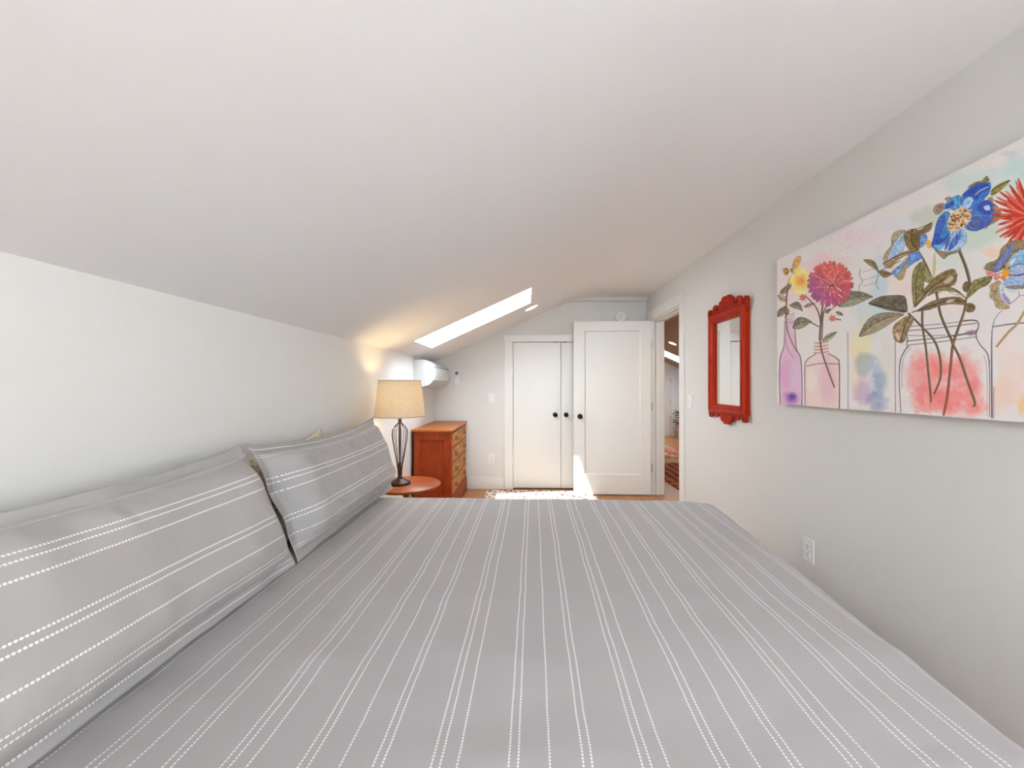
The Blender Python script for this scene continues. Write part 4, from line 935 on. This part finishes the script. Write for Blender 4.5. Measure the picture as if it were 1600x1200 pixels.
    poly(L_(1236, 380, 1270, 375, 1296, 395, 1285, 425, 1250, 432, 1230, 415), (136, 112, 72), 1, col2=(104, 82, 54)); stroke(L_(1236, 390, 1290, 400), .9, (60, 44, 30))
    poly(L_(1240, 345, 1256, 280, 1310, 225, 1390, 205, 1400, 222, 1370, 262, 1320, 285, 1280, 320), (146, 138, 78), 1, col2=(118, 106, 58)); stroke(L_(1244, 345, 1300, 260, 1395, 215), 1.0, (62, 46, 34)); stroke(L_(1256, 270, 1300, 228, 1340, 262, 1385, 240), 1.4, (70, 48, 36), .9)
    poly(L_(1216, 270, 1235, 240, 1256, 250, 1250, 300, 1225, 300), (116, 100, 62), 1, col2=(90, 70, 44))
    # buds and small flowers, far left
    poly(E_(225, 230, 235, 160, 270, 100, 320, 85, 332, 130, 300, 200, 265, 235), (226, 180, 84), 1, col2=(196, 144, 66)); poly(E_(115, 240, 165, 235, 180, 280, 150, 320, 118, 290), (186, 134, 50), 1, col2=(140, 96, 44)); poly(E_(205, 235, 240, 240, 245, 275, 215, 290, 195, 260), (120, 116, 70), .9)
    (x, y), = E_(325, 395)
    for k in range(46):
        a = rng.random() * 6.28; r = rng.random() ** .5 * 16; blob(x + r * math.cos(a), y + r * 1.15 * math.sin(a), 4.4, 4.4, ((240, 214, 128), (236, 198, 96), (244, 224, 156), (228, 186, 84))[k % 4], .75, .7, .3)
    for k in range(22):
        a = k * .29; r = 9 + 6 * rng.random(); stroke([(x + 3 * math.cos(a), y + 3 * math.sin(a)), (x + r * math.cos(a), y + r * math.sin(a))], .8, (214, 158, 40), .6, False)
    blob(x, y, 5, 6, (222, 150, 60), .8, .6); blob(x + 2, y, 3, 3.4, (214, 130, 120), .8, .6)
    for (cx_, cy_), c in ((E_(355, 600)[0], (196, 100, 90)), (E_(725, 860)[0], (206, 104, 88))):
        blob(cx_, cy_, 4.5, 4.5, c, .95, .5, .4)
        for k in range(7): a = k * .9; stroke([(cx_ + 3 * math.cos(a), cy_ + 3 * math.sin(a)), (cx_ + 8 * math.cos(a), cy_ + 7 * math.sin(a))], [2, .5], (140, 124, 92) if k % 2 else c, .8, False)
    leaf_p(*E_(640, 790, 700, 740), 2.4, 0, (160, 162, 126), gd); leaf_p(*E_(770, 780, 860, 820), 2.6, 0, (166, 164, 120), gd); stroke(E_(770, 870, 828, 878), 1.6, (70, 60, 50))
    # dahlia
    (x0, y0), = E_(700, 420)
    def petal(x, y, a, Ln, wd, col, edge):
        d = np.array([math.cos(a), math.sin(a)]); n_ = np.array([-d[1], d[0]]); p = np.array([x, y])
        P = [p, p + d * Ln * .45 + n_ * wd, p + d * Ln * .85 + n_ * wd * .7, p + d * Ln, p + d * Ln * .85 - n_ * wd * .7, p + d * Ln * .45 - n_ * wd]
        poly(P, col, .95); stroke([P[1], P[2], P[3], P[4], P[5]], .55, edge, .7); stroke([p, p + d * Ln * .8], .5, edge, .35, False)
    for ring, (R, n_, Ln, wd) in enumerate(((25, 34, 11, 3.0), (20, 30, 11, 3.0), (15, 24, 10, 2.8), (10, 18, 9, 2.6), (5, 12, 8, 2.2), (1, 7, 6, 1.8))):
        for k in range(n_):
            a = 2 * math.pi * k / n_ + ring * .37 + rng.normal() * .05; x = x0 + R * 1.02 * math.cos(a); y = y0 + R * 1.0 * math.sin(a) + 1
            f1 = np.clip((-(y - y0)) / 30 + .5, 0, 1); f2 = np.clip((-(x - x0) + (y - y0) * .5) / 30, 0, 1)
            c = np.array((196, 78, 100)) * (1 - f1) + np.array((214, 96, 80)) * f1; c = c * (1 - f2) + np.array((158, 82, 142)) * f2
            c = c * (.86 + .28 * rng.random()); petal(x, y, a - .2, Ln, wd, tuple(np.clip(c, 0, 255)), tuple(c * .55))
    (x, y), = E_(720, 440); blob(x, y, 4, 3, (90, 30, 50), .7, .5); stroke(E_(690, 430, 750, 420), 1, (230, 190, 190), .9)
    # closed blue flower
    tan = (150, 128, 92); td = (112, 90, 56)
    poly(D_(0, 1040, 40, 960, 90, 900, 95, 800, 150, 735, 240, 725, 250, 760, 200, 830, 120, 960, 60, 1040, 20, 1090), tan, 1, col2=(176, 156, 120))
    poly(D_(50, 1040, 90, 940, 150, 830, 220, 750, 260, 760, 250, 880, 220, 960, 130, 1020), (134, 168, 208), 1, col2=(176, 200, 226))
    poly(D_(240, 760, 330, 710, 420, 720, 545, 640, 552, 690, 520, 740, 440, 770, 430, 880, 400, 945, 300, 950, 250, 870), td, 1, col2=(140, 114, 66)); poly(D_(320, 800, 360, 760, 410, 790, 405, 900, 360, 920, 320, 870), (110, 96, 40), 1, col2=(82, 66, 32)); stroke(D_(330, 720, 320, 820, 350, 900, 400, 950), 1.6, (58, 42, 24)); stroke(D_(340, 715, 440, 690, 550, 640), 1.0, (58, 42, 24))
    poly(D_(0, 1110, 120, 1030, 250, 960, 380, 950, 380, 975, 280, 1000, 150, 1080, 80, 1160), (146, 118, 80), 1, col2=(172, 146, 108)); stroke(D_(0, 1100, 180, 1010, 390, 955), 1.4, (66, 48, 34))
    poly(D_(420, 800, 480, 760, 500, 830, 460, 900, 420, 910), (120, 156, 204), 1, col2=(90, 120, 180)); poly(D_(480, 860, 530, 840, 555, 910, 510, 930), (216, 160, 60), .9)
    poly(D_(290, 1000, 400, 975, 440, 1040, 330, 1110, 270, 1160, 290, 1080), (70, 116, 196), 1, col2=(120, 160, 216)); poly(D_(100, 1190, 200, 1110, 240, 1060, 270, 1040, 210, 1180, 170, 1260, 120, 1240), (84, 116, 190), 1, col2=(150, 180, 216)); poly(D_(150, 1250, 220, 1150, 290, 1010, 275, 1120, 230, 1270, 180, 1290), tan, 1, col2=(170, 156, 110))
    leaf_p(*L_(598, 105, 690, 180), 4.5, -4, (146, 130, 84), (104, 86, 56)); leaf_p(*L_(690, 175, 780, 190), 5, 3, (140, 116, 66), (104, 82, 50)); stroke(L_(690, 178, 830, 110), 1.2, (110, 84, 60))
    # big blue flower
    for P in ((570, 500, 600, 440, 690, 420, 680, 500, 610, 550), (700, 370, 740, 345, 780, 360, 740, 395)): poly(D_(*P), (160, 132, 112), 1, col2=(130, 104, 84))
    poly(D_(960, 240, 1040, 180, 1130, 160, 1170, 110, 1190, 120, 1200, 170, 1090, 200, 1000, 230), (156, 126, 56), 1, col2=(112, 84, 40)); poly(D_(1225, 330, 1240, 260, 1320, 200, 1440, 158, 1360, 250, 1280, 310), (160, 148, 66), 1, col2=(118, 104, 44)); stroke(D_(1230, 280, 1330, 215, 1440, 158), 1.1, (50, 42, 28))
    poly(D_(1240, 420, 1310, 470, 1348, 560, 1280, 630, 1200, 670, 1160, 715, 1220, 560), (150, 130, 96), 1, col2=(130, 96, 90)); poly(D_(580, 940, 680, 970, 850, 950, 880, 930, 870, 970, 740, 1010, 700, 1050, 660, 1030), (150, 128, 100), 1, col2=(130, 108, 80))
    poly(D_(1190, 360, 1240, 350, 1250, 410, 1200, 400), (150, 128, 80), 1)
    b1, b2, b3 = (62, 132, 192), (30, 54, 150), (142, 190, 218)
    poly(D_(880, 430, 890, 340, 960, 260, 1060, 200, 1190, 175, 1225, 220, 1200, 310, 1120, 400, 1030, 470, 950, 490), b1, 1, col2=(48, 100, 184))
    poly(D_(910, 340, 980, 260, 1090, 200, 1185, 195, 1200, 260, 1120, 300, 1060, 380, 1010, 340), b2, .9, col2=(50, 84, 180)); poly(D_(900, 450, 940, 370, 1000, 350, 1020, 400, 960, 480), (186, 212, 230), .9); stroke(D_(1050, 320, 1110, 270, 1190, 235), 1.6, (200, 210, 226), .8)
    poly(D_(1000, 500, 1080, 430, 1150, 385, 1230, 400, 1260, 470, 1240, 560, 1250, 600, 1170, 680, 1060, 735, 960, 720, 930, 680, 1000, 600), b1, 1, col2=(70, 90, 176)); poly(D_(1060, 490, 1110, 420, 1170, 390, 1230, 420, 1245, 500, 1200, 550, 1120, 530), b2, .9, col2=(60, 80, 170)); poly(D_(1140, 460, 1200, 440, 1215, 490, 1170, 500), (190, 208, 232), .95)
    poly(D_(1030, 620, 1130, 600, 1230, 600, 1170, 690, 1050, 720, 960, 705), (56, 60, 140), .75, col2=(90, 110, 190))
    poly(D_(740, 470, 690, 490, 700, 430, 790, 350, 870, 330, 880, 400, 870, 470, 800, 500), b1, 1, col2=(86, 160, 206)); poly(D_(700, 480, 730, 420, 800, 390, 800, 440, 740, 480), b2, .85)
    poly(D_(545, 900, 570, 800, 600, 660, 640, 570, 710, 510, 760, 540, 740, 620, 730, 700, 760, 760, 720, 860, 640, 950, 580, 935), b1, 1, col2=(60, 120, 190)); poly(D_(590, 760, 610, 650, 660, 570, 700, 560, 700, 640, 660, 760, 600, 870, 555, 890), b2, .85, col2=(64, 96, 186)); poly(D_(600, 900, 660, 870, 730, 820, 740, 760, 700, 810, 600, 830), (44, 58, 150), .8); poly(D_(580, 900, 650, 890, 700, 900, 640, 950), (106, 176, 214), .9)
    poly(D_(700, 960, 720, 860, 770, 770, 850, 720, 920, 720, 945, 800, 930, 880, 860, 930, 780, 970), (126, 168, 212), 1, col2=(176, 202, 226)); poly(D_(740, 950, 770, 860, 830, 780, 880, 730, 860, 840, 790, 930), b2, .85, col2=(80, 110, 190)); poly(D_(700, 950, 715, 860, 760, 800, 740, 900), (60, 66, 150), .8)
    stroke(D_(945, 760, 945, 840, 920, 890, 860, 935), .7, (90, 140, 180))
    for k in range(240):
        a = rng.random() * 6.28; r = 17 + 24 * rng.random(); (cx_, cy_), = D_(860, 590); stroke([(cx_ + r * math.cos(a) * .7, cy_ + r * math.sin(a) * .85), (cx_ + (r + 6) * math.cos(a) * .7, cy_ + (r + 6) * math.sin(a) * .85)], .6, ((24, 36, 120), (170, 206, 230), (60, 120, 196))[k % 3], .6, False) if (lambda q_: q_[2] > q_[0] + 40)(A[int((cy_ + (r + 6) * math.sin(a) * .85 - T0) * SS), int((cx_ + (r + 6) * math.cos(a) * .7 - S0) * SS)]) else None
    poly(D_(735, 620, 760, 550, 830, 490, 900, 470, 960, 490, 1000, 550, 990, 610, 930, 680, 860, 720, 770, 740, 730, 690), (206, 186, 150), 1); (cx_, cy_), = D_(865, 600)
    for k in range(170):
        a = rng.random() * 6.28; r = rng.random() ** .5; x = cx_ + r * 17 * math.cos(a) - 4 * r * math.sin(a); y = cy_ + r * 16 * math.sin(a) - r * 5 * math.cos(a)
        blob(x, y, .9 + .9 * rng.random(), .8 + .5 * rng.random(), ((196, 120, 50), (90, 50, 30), (220, 180, 110), (170, 84, 44), (226, 206, 176), (60, 40, 30))[k % 6], .95, .4, .2)
    for k in range(12): (x, y), = D_(950 + 90 * rng.random(), 590 + 110 * rng.random()); stroke([(x, y), (x + 7, y - 4)], .8, (100, 60, 40), .8, False)
    # orange-red flower at the right
    (x0, y0), = D_(1690, 560)
    for ring, (R0, R1, n_) in enumerate(((14, 62, 42), (10, 50, 38), (4, 36, 30))):
        for k in range(n_):
            a = 2 * math.pi * (k + rng.random() * .6) / n_; r1 = R1 * (.86 + .2 * rng.random()); c = ((214, 92, 70), (196, 44, 22), (222, 112, 84), (184, 40, 20))[(k + ring) % 4]
            petal(x0 + R0 * math.cos(a), y0 + R0 * math.sin(a), a, r1 - R0, 2.3, c, tuple(v * .6 for v in c))
    blob(x0, y0, 9, 10, (120, 60, 20), 1, .5)
    # blue flower, right
    poly(K_(460, 480, 510, 380, 620, 350, 700, 300, 740, 220, 770, 110, 860, 20, 960, -40, 1200, -60, 1400, -20, 1500, 120, 1400, 160, 1200, 100, 1000, 200, 860, 420, 700, 540, 560, 520), (150, 130, 98), 1, col2=(120, 100, 70))
    poly(K_(620, 480, 700, 380, 790, 260, 870, 120, 960, 30, 1000, 50, 960, 160, 880, 300, 800, 420, 700, 510, 640, 520), (84, 140, 204), 1, col2=(120, 110, 170))
    poly(K_(860, 420, 960, 260, 1080, 170, 1200, 110, 1400, 120, 1460, 260, 1300, 360, 1100, 400, 930, 460), (150, 188, 214), 1, col2=(110, 160, 204)); poly(K_(930, 380, 1040, 280, 1020, 340, 950, 410), (220, 226, 234), .9)
    poly(K_(930, 480, 1080, 400, 1300, 400, 1480, 460, 1500, 640, 1300, 740, 1100, 720, 930, 640, 880, 560), (150, 180, 214), 1, col2=(176, 176, 206)); stroke(K_(1000, 600, 1100, 600, 1250, 560), 2, (40, 40, 100)); stroke(K_(980, 440, 1120, 380, 1240, 420), 1.2, (70, 60, 110))
    poly(K_(840, 820, 1000, 790, 1200, 780, 1400, 740, 1380, 820, 1200, 850, 1000, 860), (150, 132, 104), 1, col2=(120, 104, 84)); poly(K_(820, 700, 930, 660, 1100, 720, 1300, 740, 1200, 790, 1000, 800, 840, 790), (120, 160, 206), 1, col2=(160, 184, 214)); poly(K_(860, 860, 1000, 870, 1100, 880, 1010, 930, 920, 910), (170, 204, 218), .8)
    poly(K_(490, 520, 620, 530, 740, 600, 760, 640, 660, 700, 640, 620, 580, 600, 510, 600), (216, 140, 150), 1, col2=(206, 120, 110))
    poly(K_(550, 800, 640, 740, 740, 700, 780, 780, 740, 900, 790, 1040, 850, 1130, 930, 1180, 900, 1230, 740, 1230, 660, 1180, 640, 1080, 560, 1020, 560, 920, 580, 870), (150, 130, 92), 1, col2=(176, 156, 116)); stroke(K_(570, 870, 640, 910, 690, 900), 1, (70, 48, 32))
    poly(K_(740, 780, 820, 770, 810, 900, 850, 1000, 920, 1080, 930, 1140, 860, 1120, 770, 1030, 735, 920), (206, 218, 230), 1, col2=(170, 186, 216)); poly(K_(820, 920, 870, 990, 930, 1060, 935, 1150, 850, 1090, 800, 1000), (140, 130, 176), .9)
    for k in range(20): a = rng.random() * 6.28; (x, y), = K_(850, 555); stroke([(x, y), (x + 11 * math.cos(a), y + 12 * math.sin(a))], .9, (60, 40, 30), .7, False)
    (x, y), = K_(850, 560); blob(x, y, 5.4, 6, (226, 146, 30), 1, .4, .3); (x, y), = K_(890, 410); blob(x, y, 4, 3, (206, 150, 40), .9, .5); (x, y), = K_(820, 650); blob(x, y, 3.4, 3.4, (200, 120, 40), .9, .5)
    stroke(K_(1100, 900, 1110, 980, 1040, 1060, 930, 1140), 1.0, (90, 80, 120)); stroke(K_(1110, 990, 1200, 975), .9, (90, 80, 120))
art()
def lin(c): c = c / 255.; return np.where(c > .04045, ((c + .055) / 1.055) ** 2.4, c / 12.92)
t = thing('canvas_print', (XR, (CY0 + CY1) / 2, CZ0), 'large unframed canvas print of colourful flowers in glass jars', 'canvas print')
sb = B(CFX + .0004, XR - .004, CY0, CY1, CZ0, CZ1).build('stretched_canvas', mat('canvas_edge', (.66, .60, .58, 1), .8), t)
NY, NZ = 940, 500
yy = np.linspace(CY0, CY1, NY); yy = CY0 + (CY1 - CY0) * np.linspace(0, 1, NY) ** 1.25; zz = np.linspace(CZ0, CZ1, NZ)
YG, ZG = np.meshgrid(yy, zz); PXg, PYg = image_px(YG.ravel(), ZG.ravel())
gx = np.clip((PXg - S0) * SS, 0, AW - 2); gy_ = np.clip((PYg - T0) * SS, 0, AH - 2); xi = gx.astype(int); yi = gy_.astype(int); fx = (gx - xi)[:, None]; fy = (gy_ - yi)[:, None]
colr = A[yi, xi] * (1 - fx) * (1 - fy) + A[yi, xi + 1] * fx * (1 - fy) + A[yi + 1, xi] * (1 - fx) * fy + A[yi + 1, xi + 1] * fx * fy
colr = np.clip(lin(colr) * 1.2, 0, .9)
me = bpy.data.meshes.new('printed_face'); nv = NY * NZ; me.vertices.add(nv)
co = np.stack([np.full(nv, CFX - XR), YG.ravel() - (CY0 + CY1) / 2, ZG.ravel() - CZ0], -1).astype(np.float32); me.vertices.foreach_set('co', co.ravel())
j, i = np.mgrid[0:NZ - 1, 0:NY - 1]; a = (j * NY + i).ravel(); quads = np.stack([a, a + NY, a + NY + 1, a + 1], -1).astype(np.int32); nf = len(quads)
me.loops.add(nf * 4); me.loops.foreach_set('vertex_index', quads.ravel()); me.polygons.add(nf); me.polygons.foreach_set('loop_start', np.arange(nf, dtype=np.int32) * 4)
try: me.polygons.foreach_set('loop_total', np.full(nf, 4, np.int32))
except Exception: pass
me.update(calc_edges=True); me.validate()
ca = me.color_attributes.new('pigment', 'FLOAT_COLOR', 'POINT'); ca.data.foreach_set('color', np.concatenate([colr, np.ones((nv, 1))], 1).astype(np.float32).ravel())
w = NB('canvas_pigment'); at = w.n('ShaderNodeVertexColor', layer_name='pigment'); w.L.new(at.outputs[0], w.b.inputs['Base Color']); w.b.inputs['Roughness'].default_value = .7
me.materials.append(w.m); o = bpy.data.objects.new('printed_face', me); COL.objects.link(o); o.parent = t
